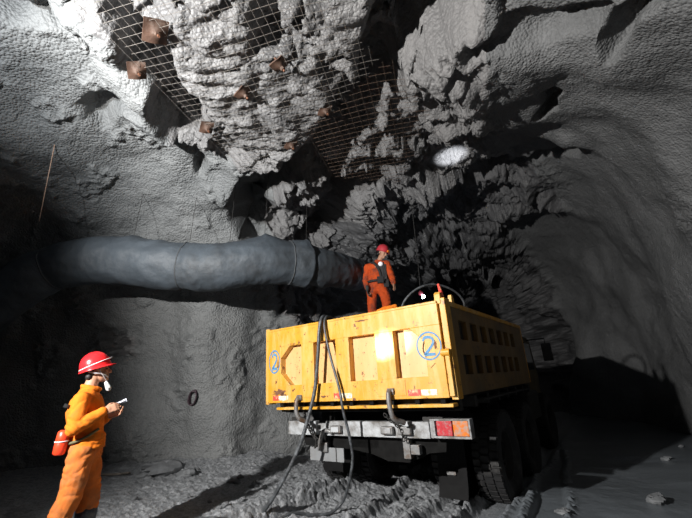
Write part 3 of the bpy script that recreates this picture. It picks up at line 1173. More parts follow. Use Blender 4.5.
# fenders, tank, cab
for s in (1, -1):
    mb = MB()
    a0, a1 = (s * 0.50, s * 1.20)
    mb.box(min(a0, a1), max(a0, a1), 3.5, 4.3, 0.55, 1.0)
    mb.build('side_tank', M['dark_steel'], truck, bevel=0.03)
mb = MB()
mb.box(-1.12, -0.50, 0.95, 0.97, 0.20, 0.98)
mb.build('mudflap', M['flap'], truck)
mb = MB()
flap = [(0.90, 0.98), (0.90, 0.40), (0.87, 0.20), (0.82, 0.08), (0.80, 0.08), (0.85, 0.20), (0.88, 0.40), (0.88, 0.98)]
mb.prism(flap, 'x', 0.63, 0.96)
mf = mb.build('mudflap', M['flap'], truck)
mb = MB()
mb.box(0.74, 0.84, 0.845, 0.875, 0.30, 0.335)
mb.build('flap_mark', M['grey_steel'], mf)
mb = MB()
side = [(4.0, 0.75), (5.75, 0.75), (5.85, 1.25), (5.6, 1.98), (5.4, 2.03), (4.05, 2.03)]
mb.prism(side, 'x', -1.0, 1.0)
cab = mb.build('cab', M['cab_shade'], truck, bevel=0.05)
mb = MB()
mb.prism([(4.35, 1.35), (5.55, 1.35), (5.42, 1.88), (4.35, 1.88)], 'x', -1.006, 1.006)
mb.build('side_window', M['glass'], cab)
mb = MB()
mb.add([(-1.0, 5.84, 1.33), (1.0, 5.84, 1.33), (0.95, 5.645, 1.93), (-0.95, 5.645, 1.93)], [(0, 1, 2, 3)])
mb.add([(-1.0, 5.80, 1.33), (1.0, 5.80, 1.33), (0.95, 5.605, 1.93), (-0.95, 5.605, 1.93)], [(3, 2, 1, 0)])
mb.build('windscreen', M['glass'], cab)
mb = MB()
mb.tube([(0.98, 5.3, 1.95), (1.36, 5.2, 1.95), (1.36, 5.2, 1.80)], 0.015)
mb.box(1.28, 1.46, 5.17, 5.21, 1.5, 1.85)
mb.build('wing_mirror', M['black'], cab, bevel=0.01)
# muddy fender hoods over the rear wheels
for s in (1, -1):
    mb = MB()
    x0, x1 = sorted((s * 0.45, s * 1.25))
    mb.box(x0, x1, 0.95, 3.4, 1.055, 1.075)
    mb.build('wheel_hood', M['dark_steel'], truck)

# ------------------------------------------------------------------ load, hoses


def T2W(x, y, z=0.0):
    p = np.array(TO) + TX * x + TY * y
    return Vector((p[0], p[1], z))


nx, ny = 90, 140
xs = np.linspace(-1.10, 1.10, nx)
ys = np.linspace(0.14, BL - 0.02, ny)
LX, LY = np.meshgrid(xs, ys, indexing='ij')
PP = np.stack([LX.ravel(), LY.ravel(), np.zeros(LX.size)], -1)
f1, _ = facets(PP * 7.0, 3)
f2, _ = facets(PP * 18.0, 4)
hz = 1.62 + 0.88 * np.exp(-(((LX + 0.95) / 0.75) ** 2 + ((LY - 2.85) / 0.75) ** 2)) + 0.3 * np.exp(-((LY - 2.4) / 1.0) ** 2)
hz = np.minimum(hz, 2.42) + (f1 * 0.07 + f2 * 0.03).reshape(LX.shape)
flat = np.exp(-(((LX + 1.0) / 0.30) ** 4 + ((LY - 2.8) / 0.30) ** 4))
hz = hz * (1 - flat) + 2.42 * flat
edge = sst(np.abs(LX), 1.04, 1.10) * (hz > 2.05)
hz = hz * (1 - edge) + 2.06 * edge
W3 = np.stack([TO[0] + TX[0] * LX + TY[0] * LY, TO[1] + TX[1] * LX + TY[1] * LY, hz], -1)
# close it into a solid heap that sits on the bed floor
top = W3.reshape(-1, 3)
F_top = grid_faces(nx, ny).tolist()
loop = [i * ny for i in range(nx)] + [(nx - 1) * ny + j for j in range(1, ny)] + [i * ny + ny - 1 for i in range(nx - 2, -1, -1)] + [j for j in range(ny - 2, 0, -1)]
base = [(top[i][0], top[i][1], ZB + 0.021) for i in loop]
nb_ = len(top)
Fs = F_top + [[loop[k], loop[(k + 1) % len(loop)], nb_ + (k + 1) % len(loop), nb_ + k] for k in range(len(loop))]
heap = np_mesh('rock_load', np.vstack([top, np.array(base)]), Fs, M['rock'])
set_props(heap, 'heap of dark broken rock loaded in the bed of the yellow truck', 'rock load', kind='stuff')

# hoses over the tailgate


def G(x, y, dz=0.0):
    """point on the ground under a truck-frame position"""
    w = T2W(x, y)
    return Vector((w[0], w[1], fz(w[0], w[1]) + dz))


def hose(name, pts, r, label, ribs=True):
    mb = MB()
    P = smooth_pts(pts, 14)
    c = P[0]
    mb.tube([p - c for p in P], r, 10)
    o = mb.build(name, M['hose'], None, smooth=True)
    o.location = c
    set_props(o, label, 'hose', 'hoses hung on the truck')
    return o


hose('rubber_hose', [T2W(-0.35, 0.9, 1.98), T2W(-0.33, 0.45, 2.08), T2W(-0.28, 0.12, 2.13), T2W(-0.255, -0.015, 2.115), T2W(-0.27, -0.055, 1.98), T2W(-0.31, -0.06, 1.65), T2W(-0.36, -0.07, 1.3), T2W(-0.43, -0.12, 1.0), T2W(-0.53, -0.17, 0.7), T2W(-0.70, -0.25, 0.38), T2W(-0.86, -0.32, 0.14), G(-1.02, -0.42, 0.025), G(-1.3, -0.8, 0.025), G(-1.5, -1.3, 0.02)], 0.022,
     'thick black hose looped over the tailgate and running to lower left over the mud')
hose('rubber_hose', [T2W(-0.25, 0.8, 1.98), T2W(-0.25, 0.4, 2.08), T2W(-0.22, 0.12, 2.12), T2W(-0.20, -0.01, 2.11), T2W(-0.20, -0.045, 1.98), T2W(-0.13, -0.05, 1.65), T2W(-0.02, -0.06, 1.3), T2W(0.03, -0.07, 1.05), T2W(0.04, 0.0, 0.8), T2W(0.03, 0.05, 0.55), T2W(-0.10, 0.1, 0.25), G(-0.20, 0.12, 0.10), G(-0.28, 0.02, 0.03), G(-0.40, -0.12, 0.02), G(-0.55, -0.35, 0.02), G(-0.6, -0.8, 0.02)], 0.015,
     'thinner black hose hanging on the tailgate, looping back under the rear bumper')
hose('rubber_hose', [T2W(0.62, 0.3, 1.75), T2W(0.66, 0.3, 2.05), T2W(0.71, 0.33, 2.20), T2W(0.83, 0.42, 2.33), T2W(0.98, 0.55, 2.385), T2W(1.12, 0.72, 2.34), T2W(1.20, 0.85, 2.24), T2W(1.19, 0.95, 2.12), T2W(1.0, 1.05, 1.95), T2W(0.9, 1.2, 1.75)], 0.013,
     'black hose arching in a hoop above the right rear corner of the truck bed')

# orange cloth bundle on the heap behind the tailgate
mb = MB()
c0 = T2W(0.56, 0.17, 2.09)
mb.limb((-0.08, 0, -0.01), (0.09, -0.03, 0.055), 0.05, 0.022)
mb.limb((-0.04, 0.03, -0.05), (0.10, 0, 0.0), 0.05, 0.05)
M['orange'] = simple('orange_cotton', (0.66, 0.165, 0.012), 0.85, 0, 0.10, 25, 0.35, 0.004, 300, dirt=(0.42, 0.14, 0.02), dirt_amt=0.35, spec=0.2)
M['orange_dirty'] = simple('orange_trousers_cotton', (0.54, 0.15, 0.03), 0.88, 0, 0.12, 14, 0.35, 0.004, 300, dirt=(0.34, 0.13, 0.05), dirt_amt=0.6, spec=0.2)
o = remeshed('orange_cloth', mb, M['orange'], None, 0.012, 6, lambda P: fbm(P * 14, 3) * 0.012)
o.location = c0
set_props(o, 'small bundle of orange cloth tucked over the top edge of the tailgate', 'cloth')

# ------------------------------------------------------------------ ventilation duct
M['duct'] = simple('grey_blue_duct_fabric', (0.055, 0.068, 0.082), 0.62, 0, 0.22, 1.6, 0.5, 0.02, 14, dirt=(0.03, 0.034, 0.038), dirt_amt=0.5)
duct_pts = [(-7.4, 6.4, 1.9), (-6.35, 6.15, 2.65), (-5.5, 6.05, 3.25), (-4.85, 6.05, 3.54), (-4.2, 6.05, 3.60), (-3.5, 6.05, 3.52), (-2.75, 6.05, 3.38), (-2.1, 6.1, 3.34), (-1.55, 6.25, 3.44), (-1.0, 6.50, 3.45), (-0.5, 6.85, 3.45), (-0.1, 7.3, 3.49), (0.16, 7.8, 3.53)]
P = smooth_pts(duct_pts, 26)
n = len(P)
seg = 56
V = []
arc = 0.0
for i in range(n):
    t = (P[min(i + 1, n - 1)] - P[max(i - 1, 0)]).normalized()
    if i:
        arc += (P[i] - P[i - 1]).length
    up = Vector((0, 0, 1))
    up = (up - t * up.dot(t)).normalized()
    s = t.cross(up)
    # the hanging loops pinch the cloth upwards in places, the seams pull it in
    x = P[i][0]
    r0 = 0.395
    if x > -0.75:
        r0 = 0.33
    seam = min(abs(x - q) for q in (-5.0, -2.75, -1.05))
    r0 *= 1 - 0.07 * math.exp(-(seam / 0.10) ** 2)
    for k in range(seg):
        a = 2 * math.pi * k / seg
        ca, sa = math.cos(a), math.sin(a)
        rz = r0 * (1.0 if ca < 0 else 0.93)
        p = P[i] + up * (ca * rz) + s * (sa * r0 * 0.95)
        peak = 0
        for q, h in ((-5.0, 0.05), (-3.7, 0.05), (-2.75, 0.06), (-1.95, 0.05), (-1.42, 0.14), (-0.75, 0.10), (-0.1, 0.05)):
            peak += h * math.exp(-abs(x - q) / 0.16) * max(0, ca) ** 6
        V.append(p + up * peak)
V = np.array([tuple(v) for v in V])
C0 = np.repeat(np.array([tuple(p) for p in P]), seg, axis=0)
dirv = V - C0
dirv /= np.linalg.norm(dirv, axis=1)[:, None]
V = V + dirv * (fbm(V * np.array([2.2, 2.2, 3.5]), 4, 0.55, True) * 0.018 + fbm(V * np.array([1.0, 1.0, 1.0]) + 7, 2) * 0.035)[:, None]
i = np.arange(n - 1)[:, None]
k = np.arange(seg)[None, :]
F = np.stack([(i * seg + k).ravel(), ((i + 1) * seg + k).ravel(), ((i + 1) * seg + (k + 1) % seg).ravel(), (i * seg + (k + 1) % seg).ravel()], 1)[:, ::-1]
duct = empty('ventilation_duct', (-2.75, 6.05, 2.98), 0, 'fat blue-grey fabric air duct hanging along the left wall above the workers', 'air duct')
cl = np_mesh('duct_sleeve', V - np.array([-2.75, 6.05, 2.98]), F, M['duct'], True, duct)
M['strap'] = simple('dark_strap', (0.05, 0.055, 0.06), 0.7)
for q in (-5.0, -2.75, -1.05):
    i = min(range(n), key=lambda j: abs(P[j][0] - q))
    ring = V.reshape(n, seg, 3)[i] - np.array([-2.75, 6.05, 2.98])
    mb = MB()
    mb.tube([Vector(p) for p in ring], 0.012, 6, closed=True)
    mb.build('seam_ring', M['strap'], duct, smooth=True)

# ------------------------------------------------------------------ hits on the finished cave
from mathutils.bvhtree import BVHTree


def tree_of(names):
    vs, fs = [], []
    for nme in names:
        me = bpy.data.objects[nme].data
        co = np.empty(len(me.vertices) * 3, dtype=np.float32)
        me.vertices.foreach_get('co', co)
        ix = np.empty(len(me.polygons) * 4, dtype=np.int32)
        me.loops.foreach_get('vertex_index', ix)
        base = len(vs)
        vs += co.reshape(-1, 3).tolist()
        fs += (ix.reshape(-1, 4) + base).tolist()
    return BVHTree.FromPolygons(vs, fs)


ROCK = tree_of(['wall_left', 'ceiling'])


def on_rock(p, way, far=4.0):
    """first rock met from p in a direction"""
    h = ROCK.ray_cast(Vector(p), Vector(way).normalized(), far)
    return h[0], h[1]


# duct hangers
for q in (-5.0, -3.7, -2.75, -1.95, -1.42, -0.75):
    i = min(range(n), key=lambda j: abs(P[j][0] - q))
    topv = V.reshape(n, seg, 3)[i]
    tp = Vector(topv[int(np.argmax(topv[:, 2]))])
    h, _ = on_rock(tp + Vector((0, 0, 0.02)), (0.03, 0.1, 1.0))
    if h is not None:
        mb = MB()
        o0 = Vector((-2.75, 6.05, 2.98))
        mb.tube([tp - o0 - Vector((0, 0, 0.02)), h - o0], 0.004, 5)
        mb.build('hanger_wire', M['dark_steel'], duct)

# ------------------------------------------------------------------ work lamp hanging in the tunnel
M['lamp_glow'] = simple('lit_lamp_glass', (0.9, 0.95, 1.0), 0.3, emit=(0.85, 0.93, 1.0), estr=60)
M['lamp_red'] = simple('faded_red_lamp_hood', (0.22, 0.03, 0.045), 0.5)
LP = Vector((1.62, 8.0, 3.0))
h, _ = on_rock(LP, (0.02, 0.0, 1))
lz = (h - LP).length if h is not None else 2.2
lamp = empty('hanging_work_lamp', LP, 0, 'small lit white work lamp with a red hood hanging above the truck bed', 'lamp')
mb = MB()
mb.lathe([(0.026, -0.04), (0.032, 0.0), (0.02, 0.035)], (0, 0, 0), 'z', 20)
bulb = mb.build('bulb', M['lamp_glow'], lamp, smooth=True)
mb = MB()
mb.lathe([(0.03, 0.02), (0.055, 0.035), (0.05, 0.08), (0.015, 0.12)], (-0.05, 0, 0.01), 'z', 20)
mb.build('lamp_hood', M['lamp_red'], lamp, smooth=True)
mb = MB()
mb.tube([(-0.05, 0, 0.16), (-0.02, 0.01, 0.8), (0.0, 0.0, lz)], 0.008, 6)
mb.build('lamp_cable', M['dark_steel'], lamp)
pd = bpy.data.lights.new('lamp_light', 'POINT')
pd.energy = 6
pd.color = (0.6, 0.75, 1.0)
pd.shadow_soft_size = 0.05
po = bpy.data.objects.new('lamp_light', pd)
COL.objects.link(po)
po.parent = lamp
po.location = (0.02, -0.12, -0.1)

# ------------------------------------------------------------------ wire mesh under the roof and its rock bolts
M['wire'] = simple('bare_mesh_wire', (0.25, 0.23, 0.21), 0.5, 0.4, 0.2, 10)
M['wire_dark'] = simple('rusty_mesh_wire', (0.16, 0.11, 0.08), 0.6, 0.4, 0.2, 10)
M['bolt_plate'] = simple('rusty_bolt_plate', (0.065, 0.034, 0.022), 0.65, 0.2, 0.35, 9, 0.4, 0.01, 30, dirt=(0.11, 0.08, 0.065), dirt_amt=0.35)
M['rust_rod'] = simple('rust_red_rod', (0.16, 0.07, 0.04), 0.6, 0.3, 0.2, 20)


def inside(poly, x, y):
    c = False
    j = len(poly) - 1
    for i in range(len(poly)):
        xi, yi = poly[i]
        xj, yj = poly[j]
        if (yi > y) != (yj > y) and x < (xj - xi) * (y - yi) / (yj - yi + 1e-12) + xi:
            c = not c
        j = i
    return c


def roof_sheet(name, org, u, v, poly, step_u, step_v, r, mat, label, sag):
    """welded mesh pinned under the roof: wires run along u and v from org"""
    u = Vector(u).normalized()
    v = Vector(v).normalized()
    us = [p[0] for p in poly]
    vs_ = [p[1] for p in poly]
    cache = {}

    def height(a, b):
        key = (round(a / 0.12), round(b / 0.12))
        if key not in cache:
            q = Vector(org) + u * (key[0] * 0.12) + v * (key[1] * 0.12)
            h, _ = on_rock((q[0], q[1], q[2] - 1.6), (0, 0, 1), 5)
            cache[key] = min(h[2], q[2] + 0.35) if h is not None else q[2]
        return cache[key]

    def sheet(a, b):
        q = Vector(org) + u * a + v * b
        # the sheet hangs from the lower humps: soft minimum of the rock round it
        z = []
        for da in (-0.36, -0.18, 0, 0.18, 0.36):
            for db in (-0.36, -0.18, 0, 0.18, 0.36):
                z.append(height(a + da, b + db))
        z.sort()
        zz = 0.25 * (sum(z[:12]) / 12) + 0.75 * 4.74 - sag
        return Vector((q[0], q[1], zz))
    mb = MB()
    k0 = Vector(org)
    for (lo, hi, st, olo, ohi, swap) in ((min(us), max(us), step_u, min(vs_), max(vs_), False), (min(vs_), max(vs_), step_v, min(us), max(us), True)):
        a = lo
        while a < hi:
            run = []
            b = olo
            while b <= ohi + 1e-6:
                ab = (b, a) if swap else (a, b)
                if inside(poly, *ab):
                    run.append(sheet(*ab) - k0 + Vector((0, 0, -0.006 if swap else 0)))
                else:
                    if len(run) > 1:
                        mb.tube(run, r, 4)
                    run = []
                b += 0.14
            if len(run) > 1:
                mb.tube(run, r, 4)
            a += st
    o = mb.build(name, mat, None)
    o.location = org
    set_props(o, label, 'wire mesh', 'wire mesh sheets under the roof')
    return o, sheet


# directions measured on the roof: the sheets lie turned against the tunnel
mesh1, sheet1 = roof_sheet('roof_mesh', MESH1['org'], MESH1['u'], MESH1['v'], MESH1['poly'], 0.092, 0.092, 0.0019, M['wire'],
                           'large pale steel wire mesh sheet pinned under the broken roof at upper left', 0.0)
mesh2, sheet2 = roof_sheet('roof_mesh', MESH2['org'], MESH2['u'], MESH2['v'], MESH2['poly'], 0.11, 0.11, 0.0017, M['wire_dark'],
                           'smaller rusty wire mesh sheet on the dark rock right of the big sheet', 0.0)


def bolt(p, tilt, size, label, spin):
    o = empty('rock_bolt', p, 0, label, 'rock bolt', 'rock bolts with square plates in the roof')
    o.rotation_euler = Euler((tilt[0], tilt[1], spin))
    mb = MB()
    s = size / 2
    k = 6
    # domed square plate
    vs, fs = [], []
    for i in range(k + 1):
        for j in range(k + 1):
            x, y = (i / k * 2 - 1), (j / k * 2 - 1)
            z = -0.055 * math.exp(-((x * x + y * y) * 3.0)) - 0.01 * math.sin(x * 3 + y * 2)
            vs.append((x * s, y * s, z))
    m = len(vs)
    vs += [(x, y, z + 0.012) for x, y, z in vs]
    for i in range(k):
        for j in range(k):
            a, b, c, d = i * (k + 1) + j, (i + 1) * (k + 1) + j, (i + 1) * (k + 1) + j + 1, i * (k + 1) + j + 1
            fs.append((a, d, c, b))
            fs.append((m + a, m + b, m + c, m + d))
    rim = [i for i in range(k + 1)] + [i * (k + 1) + k for i in range(1, k + 1)] + [k * (k + 1) + j for j in range(k - 1, -1, -1)] + [i * (k + 1) for i in range(k - 1, 0, -1)]
    for q in range(len(rim)):
        a, b = rim[q], rim[(q + 1) % len(rim)]
        fs.append((a, b, m + b, m + a))
    mb.add(vs, fs)
    mb.build('bolt_plate', M['bolt_plate'], o, smooth=True, angle=40)
    mb = MB()
    mb.cyl((0, 0, -0.11), (0.0, 0, 0.10), 0.013, seg=8)
    mb.build('bolt_rod', M['rust_rod'], o, smooth=True, angle=40)
    mb = MB()
    mb.cyl((0, 0, -0.085), (0, 0, -0.05), 0.027, seg=6)
    mb.build('bolt_nut', M['bolt_plate'], o)
    return o


for (x, y, z, tx, ty, size, spin, label) in BOLTS:
    # each plate is pressed against the mesh
    q = Vector((x, y, 0)) - Vector(MESH1['org'])
    zz = sheet1(q.dot(Vector(MESH1['u'])), q.dot(Vector(MESH1['v'])))[2]
    bolt((x, y, zz - 0.01), (tx, ty), size, label, spin)

# ------------------------------------------------------------------ people
M['skin'] = simple('skin', (0.42, 0.22, 0.14), 0.55, 0, 0.12, 20, 0.15, 0.002, 120)
M['hair'] = simple('black_hair', (0.012, 0.01, 0.01), 0.6, 0, 0.3, 60)
M['red_hat'] = simple('glossy_red_helmet', (0.75, 0.02, 0.025), 0.25, 0, 0.08, 4, dirt=(0.45, 0.06, 0.05), dirt_amt=0.2)
M['white_strap'] = simple('white_strap', (0.75, 0.75, 0.78), 0.6)
M['boot'] = simple('dark_blue_rubber_boot', (0.02, 0.028, 0.045), 0.35, 0, 0.3, 20, dirt=(0.10, 0.10, 0.10), dirt_amt=0.4)
M['glove'] = simple('dark_work_glove', (0.03, 0.035, 0.035), 0.8)
M['canister'] = simple('bright_red_canister', (0.85, 0.06, 0.02), 0.35)
M['torch'] = simple('grey_torch_body', (0.30, 0.31, 0.36), 0.35, 0.5)
M['torch_glow'] = simple('lit_torch_lens', (1, 1, 1), 0.3, emit=(0.9, 0.94, 1.0), estr=1.6)
M['mask_grey'] = simple('respirator_grey', (0.62, 0.66, 0.68), 0.5)
M['orange_dimmed'] = simple('dimmed_red_orange_cotton', (0.50, 0.07, 0.015), 0.88, 0, 0.15, 12, dirt=(0.16, 0.045, 0.03), dirt_amt=0.5, spec=0.2)  # redder cloth, its colour lowered to show weaker light


def head_pieces(mb, c, fwd, up, s=1.0):
    """skull, jaw, nose, ears, lips and brow of a head centred at c (eye level), looking along fwd"""
    f = Vector(fwd).normalized()
    u = Vector(up)
    u = (u - f * u.dot(f)).normalized()
    r = f.cross(u)
    m3 = Matrix((f, -r, u)).transposed()

    def at(a, b, d):
        return Vector(c) + (f * a + r * b + u * d) * s
    mb.ball(at(-0.012, 0, 0.035), (0.098 * s, 0.076 * s, 0.092 * s), 24, 16, mat3=m3)
    mb.ball(at(0.030, 0, -0.035), (0.058 * s, 0.056 * s, 0.078 * s), 20, 14, mat3=m3)
    mb.ball(at(0.062, 0, -0.092), (0.026 * s, 0.030 * s, 0.024 * s), 14, 10, mat3=m3)   # chin
    mb.limb(at(0.084, 0, 0.010), at(0.106, 0, -0.032), 0.010 * s, 0.015 * s)             # nose
    for q in (-1, 1):
        mb.ball(at(0.092, q * 0.012, -0.036), 0.009 * s, 10, 8)
        mb.ball(at(-0.012, q * 0.076, -0.010), (0.020 * s, 0.008 * s, 0.032 * s), 12, 8, mat3=m3)
        mb.limb(at(0.076, q * 0.012, 0.020), at(0.070, q * 0.045, 0.022), 0.012 * s, 0.010 * s)  # brow
        mb.ball(at(0.062, q * 0.038, -0.028), (0.022 * s, 0.018 * s, 0.020 * s), 12, 8, mat3=m3)
    mb.limb(at(0.086, -0.018, -0.060), at(0.086, 0.018, -0.060), 0.008 * s, 0.008 * s)   # lips
    mb.limb(at(0.083, -0.016, -0.071), at(0.083, 0.016, -0.071), 0.009 * s, 0.009 * s)
    return at, m3


def face_details(at, m3, parent, s=1.0):
    for q in (-1, 1):
        mb = MB()
        mb.ball(at(0.079, q * 0.030, 0.0), (0.007 * s, 0.014 * s, 0.008 * s), 12, 8, mat3=m3)
        mb.build('eye', M['black'], parent, smooth=True)
    mb = MB()
    mb.ball(at(-0.035, 0, 0.03), (0.085 * s, 0.079 * s, 0.088 * s), 20, 14, mat3=m3)
    mb.limb(at(-0.07, -0.04, -0.045), at(-0.07, 0.04, -0.045), 0.03 * s, 0.03 * s)
    remeshed('hair', mb, M['hair'], parent, 0.006, 2, lambda P: gn(P * 120) * 0.002)


def helmet(at, fwd, up, parent, s=1.0, tilt=0.0, hat_mat=None):
    f = Vector(fwd).normalized()
    u = Vector(up)
    u = (u - f * u.dot(f)).normalized()
    if tilt:
        rot = Matrix.Rotation(tilt, 3, f.cross(u))
        f = rot @ f
        u = rot @ u
    r = f.cross(u)
    c = at(-0.012, 0, 0.040)

    def hp(a, b, d):
        return c + (f * a + r * b + u * d) * s
    mb = MB()
    seg, rings = 40, 14
    vs, fs = [], []
    for inner in (0, 1):
        k = 1.0 if not inner else 0.965
        for i in range(rings + 1):
            th = math.pi / 2 * i / rings
            for j in range(seg):
                a = 2 * math.pi * j / seg
                x = 0.127 * math.sin(th) * math.cos(a)
                y = 0.115 * math.sin(th) * math.sin(a)
                z = 0.138 * math.cos(th) ** 0.85 if th < math.pi / 2 - 1e-6 else 0.0
                if i == rings:
                    x *= 1.03
                    y *= 1.03
                    z -= 0.012
                ridge = 1 + 0.035 * math.exp(-(math.sin(a) * math.sin(th) / 0.22) ** 2) * math.cos(th * 0.9)
                vs.append(hp(x * k, y * k, z * k * ridge))
    n1 = (rings + 1) * seg
    for inner in (0, 1):
        for i in range(rings):
            for j in range(seg):
                q = (inner * n1 + i * seg + j, inner * n1 + (i + 1) * seg + j, inner * n1 + (i + 1) * seg + (j + 1) % seg, inner * n1 + i * seg + (j + 1) % seg)
                fs.append(q if not inner else q[::-1])
    for j in range(seg):
        fs.append((rings * seg + j, n1 + rings * seg + j, n1 + rings * seg + (j + 1) % seg, rings * seg + (j + 1) % seg))
    mb.add(vs, fs)
    # brim: narrow at the back, a peak in front
    vs, fs = [], []
    for lay in (0, 1):
        for ring in (0, 1):
            for j in range(seg):
                a = 2 * math.pi * j / seg
                peak = 0.010 + 0.030 * max(0, math.cos(a)) ** 1.5
                kx = 0.129 + ring * peak
                ky = 0.117 + ring * 0.012
                vs.append(hp(kx * math.cos(a), ky * math.sin(a), -0.010 - ring * 0.010 - lay * 0.006))
    for j in range(seg):
        k = (j + 1) % seg
        a, b = 0, seg
        c2, d = 2 * seg, 3 * seg
        fs += [(a + j, b + j, b + k, a + k), (c2 + j, c2 + k, d + k, d + j), (b + j, d + j, d + k, b + k), (a + j, a + k, c2 + k, c2 + j)]
    mb.add(vs, fs)
    h = mb.build('hard_hat', hat_mat or M['red_hat'], parent, smooth=True, angle=60)
    return h, hp


def hand(mb, w, d, palm_n, s=1.0, curl=0.5, thumb_side=1):
    """five bent, unequal fingers; w wrist, d pointing direction, palm_n where the palm faces"""
    d = Vector(d).normalized()
    n = Vector(palm_n)
    n = (n - d * n.dot(d)).normalized()
    x = d.cross(n) * thumb_side
    w = Vector(w)

    def at(a, b, c):
        return w + (d * a + x * b + n * c) * s
    mb.limb(at(0.0, 0, 0), at(0.03, 0, 0), 0.026 * s, 0.030 * s, 0.7, n)
    for b in (-0.028, -0.009, 0.010, 0.028):
        mb.limb(at(0.02, b * 0.7, 0), at(0.085, b, 0), 0.017 * s, 0.012 * s, 0.9, n)
    L = ((-0.030, 0.062), (-0.010, 0.075), (0.010, 0.080), (0.029, 0.070))
    for b, ln in L:
        p = at(0.085, b, 0)
        ang = 0
        r = 0.0095
        for k, q in enumerate((0.45, 0.32, 0.23)):
            ang += curl * (0.9 if k else 0.6)
            p2 = p + (d * math.cos(ang) + n * math.sin(ang)) * ln * q * s
            mb.limb(p, p2, r * s, (r - 0.001) * s)
            p = p2
            r -= 0.001
    p = at(0.025, 0.026, 0.006)
    p2 = at(0.060, 0.050, 0.022)
    p3 = at(0.088, 0.050, 0.040)
    p4 = at(0.105, 0.040, 0.050)
    mb.limb(p, p2, 0.014 * s, 0.012 * s)
    mb.limb(p2, p3, 0.0115 * s, 0.0105 * s)
    mb.limb(p3, p4, 0.0105 * s, 0.009 * s)
    return at


def cloth_folds(amp, seed, joints=()):
    """creases: slanting folds everywhere, tighter rings round bent joints and hems"""
    def fn(P):
        w = np.stack([fbm(P * 5 + seed, 2), fbm(P * 5 + seed + 9, 2), fbm(P * 5 + seed + 21, 2)], -1)
        Q = P + w * 0.05
        big = np.abs(gn(Q * np.array([6.0, 6.0, 11.0]) + seed)) ** 0.7
        d = (big - 0.35) * amp + gn(Q * 22 + seed) * amp * 0.22
        for (c, rr, am, ax) in joints:
            c = np.array(c)
            ax = np.array(ax, float)
            ax /= np.linalg.norm(ax)
            q = P - c
            dist = np.linalg.norm(q, axis=1)
            t = q @ ax
            d += np.exp(-(dist / rr) ** 2) * np.sin(t * 150 + w[:, 0] * 5) * am
        return d
    return fn


# --- the worker on the ground, seen from his right side, looking up at the truck
gx0, gy0 = -2.45, 3.65
W1R = rad(33.87)
g0 = fz(gx0, gy0)
w1 = empty('person', (gx0, gy0, g0), W1R, 'person in orange work clothes and red hard hat standing on the ground at left', 'person')


def J(x, y, z):
    return (x, y, z)


def W1(p):
    return Vector((gx0, gy0, g0)) + Matrix.Rotation(W1R, 3, 'Z') @ Vector(p)


hips_n, hips_f = J(0.00, -0.085, 0.86), J(0.045, 0.085, 0.86)
knee_n, knee_f = J(-0.04, -0.11, 0.52), J(0.095, 0.10, 0.50)
ank_n, ank_f = J(-0.20, -0.12, 0.11), J(0.095, 0.10, 0.10)
chest = J(-0.02, 0, 1.21)
waist = J(0.015, 0, 0.97)
neck = J(-0.012, 0, 1.36)
headc = J(0.030, 0.0, 1.535)
look = Vector((0.95, 0.0, 0.17))
up1 = Vector((-0.05, 0.0, 1.0))
sh_n, sh_f = J(-0.055, -0.155, 1.285), J(-0.02, 0.155, 1.285)
el_n, el_f = J(-0.085, -0.205, 1.055), J(0.03, 0.21, 1.03)
wr_n, wr_f = J(0.125, -0.19, 1.175), J(0.18, 0.06, 1.12)

mb = MB()
at1, m31 = head_pieces(mb, headc, look, up1, 0.98)
mb.limb(J(-0.02, 0, 1.33), J(0.01, 0, 1.47), 0.058, 0.053)
mb.limb(waist, chest, 0.10, 0.12, 0.8, (1, 0, 0))
mb.limb(chest, J(-0.02, 0, 1.32), 0.12, 0.085, 0.75, (1, 0, 0))
mb.limb(waist, J(0.02, 0, 0.86), 0.105, 0.11)
mb.limb(sh_n, sh_f, 0.05, 0.05)
for a, b, c in ((sh_n, el_n, wr_n), (sh_f, el_f, wr_f)):
    mb.limb(a, b, 0.045, 0.036)
    mb.limb(b, c, 0.036, 0.026)
hand(mb, wr_n, (0.90, 0.10, 0.30), (0.15, 0.75, -0.2), 0.98, 0.75, 1)
hand(mb, wr_f, (0.85, -0.45, 0.20), (0.2, -0.5, 0.6), 0.95, 0.6, -1)
for h, k, a in ((hips_n, knee_n, ank_n), (hips_f, knee_f, ank_f)):
    mb.limb(h, k, 0.075, 0.052)
    mb.limb(k, a, 0.052, 0.040)
body = remeshed('body', mb, M['skin'], w1, 0.0055, 3)
face_details(at1, m31, w1, 0.98)

mb = MB()
mb.limb(J(-0.03, 0, 1.18), J(-0.025, 0, 1.31), 0.165, 0.095, 0.82, (1, 0, 0), 24)
mb.limb(J(-0.025, -0.07, 1.29), J(-0.025, 0.07, 1.29), 0.085, 0.085)
mb.limb(J(0.015, 0, 0.97), J(-0.015, 0, 1.20), 0.160, 0.172, 0.84, (1, 0, 0), 24)
mb.lathe([(0.158, 0.865), (0.172, 0.88), (0.168, 0.93), (0.158, 0.99)], (0.022, 0, 0), 'z', 28, sx=0.88, sy=1.05)
mb.limb(sh_n, el_n, 0.070, 0.062)
mb.limb(el_n, J(0.112, -0.192, 1.168), 0.062, 0.043)
mb.limb(sh_f, el_f, 0.070, 0.060)
mb.limb(el_f, J(0.165, 0.08, 1.11), 0.060, 0.042)
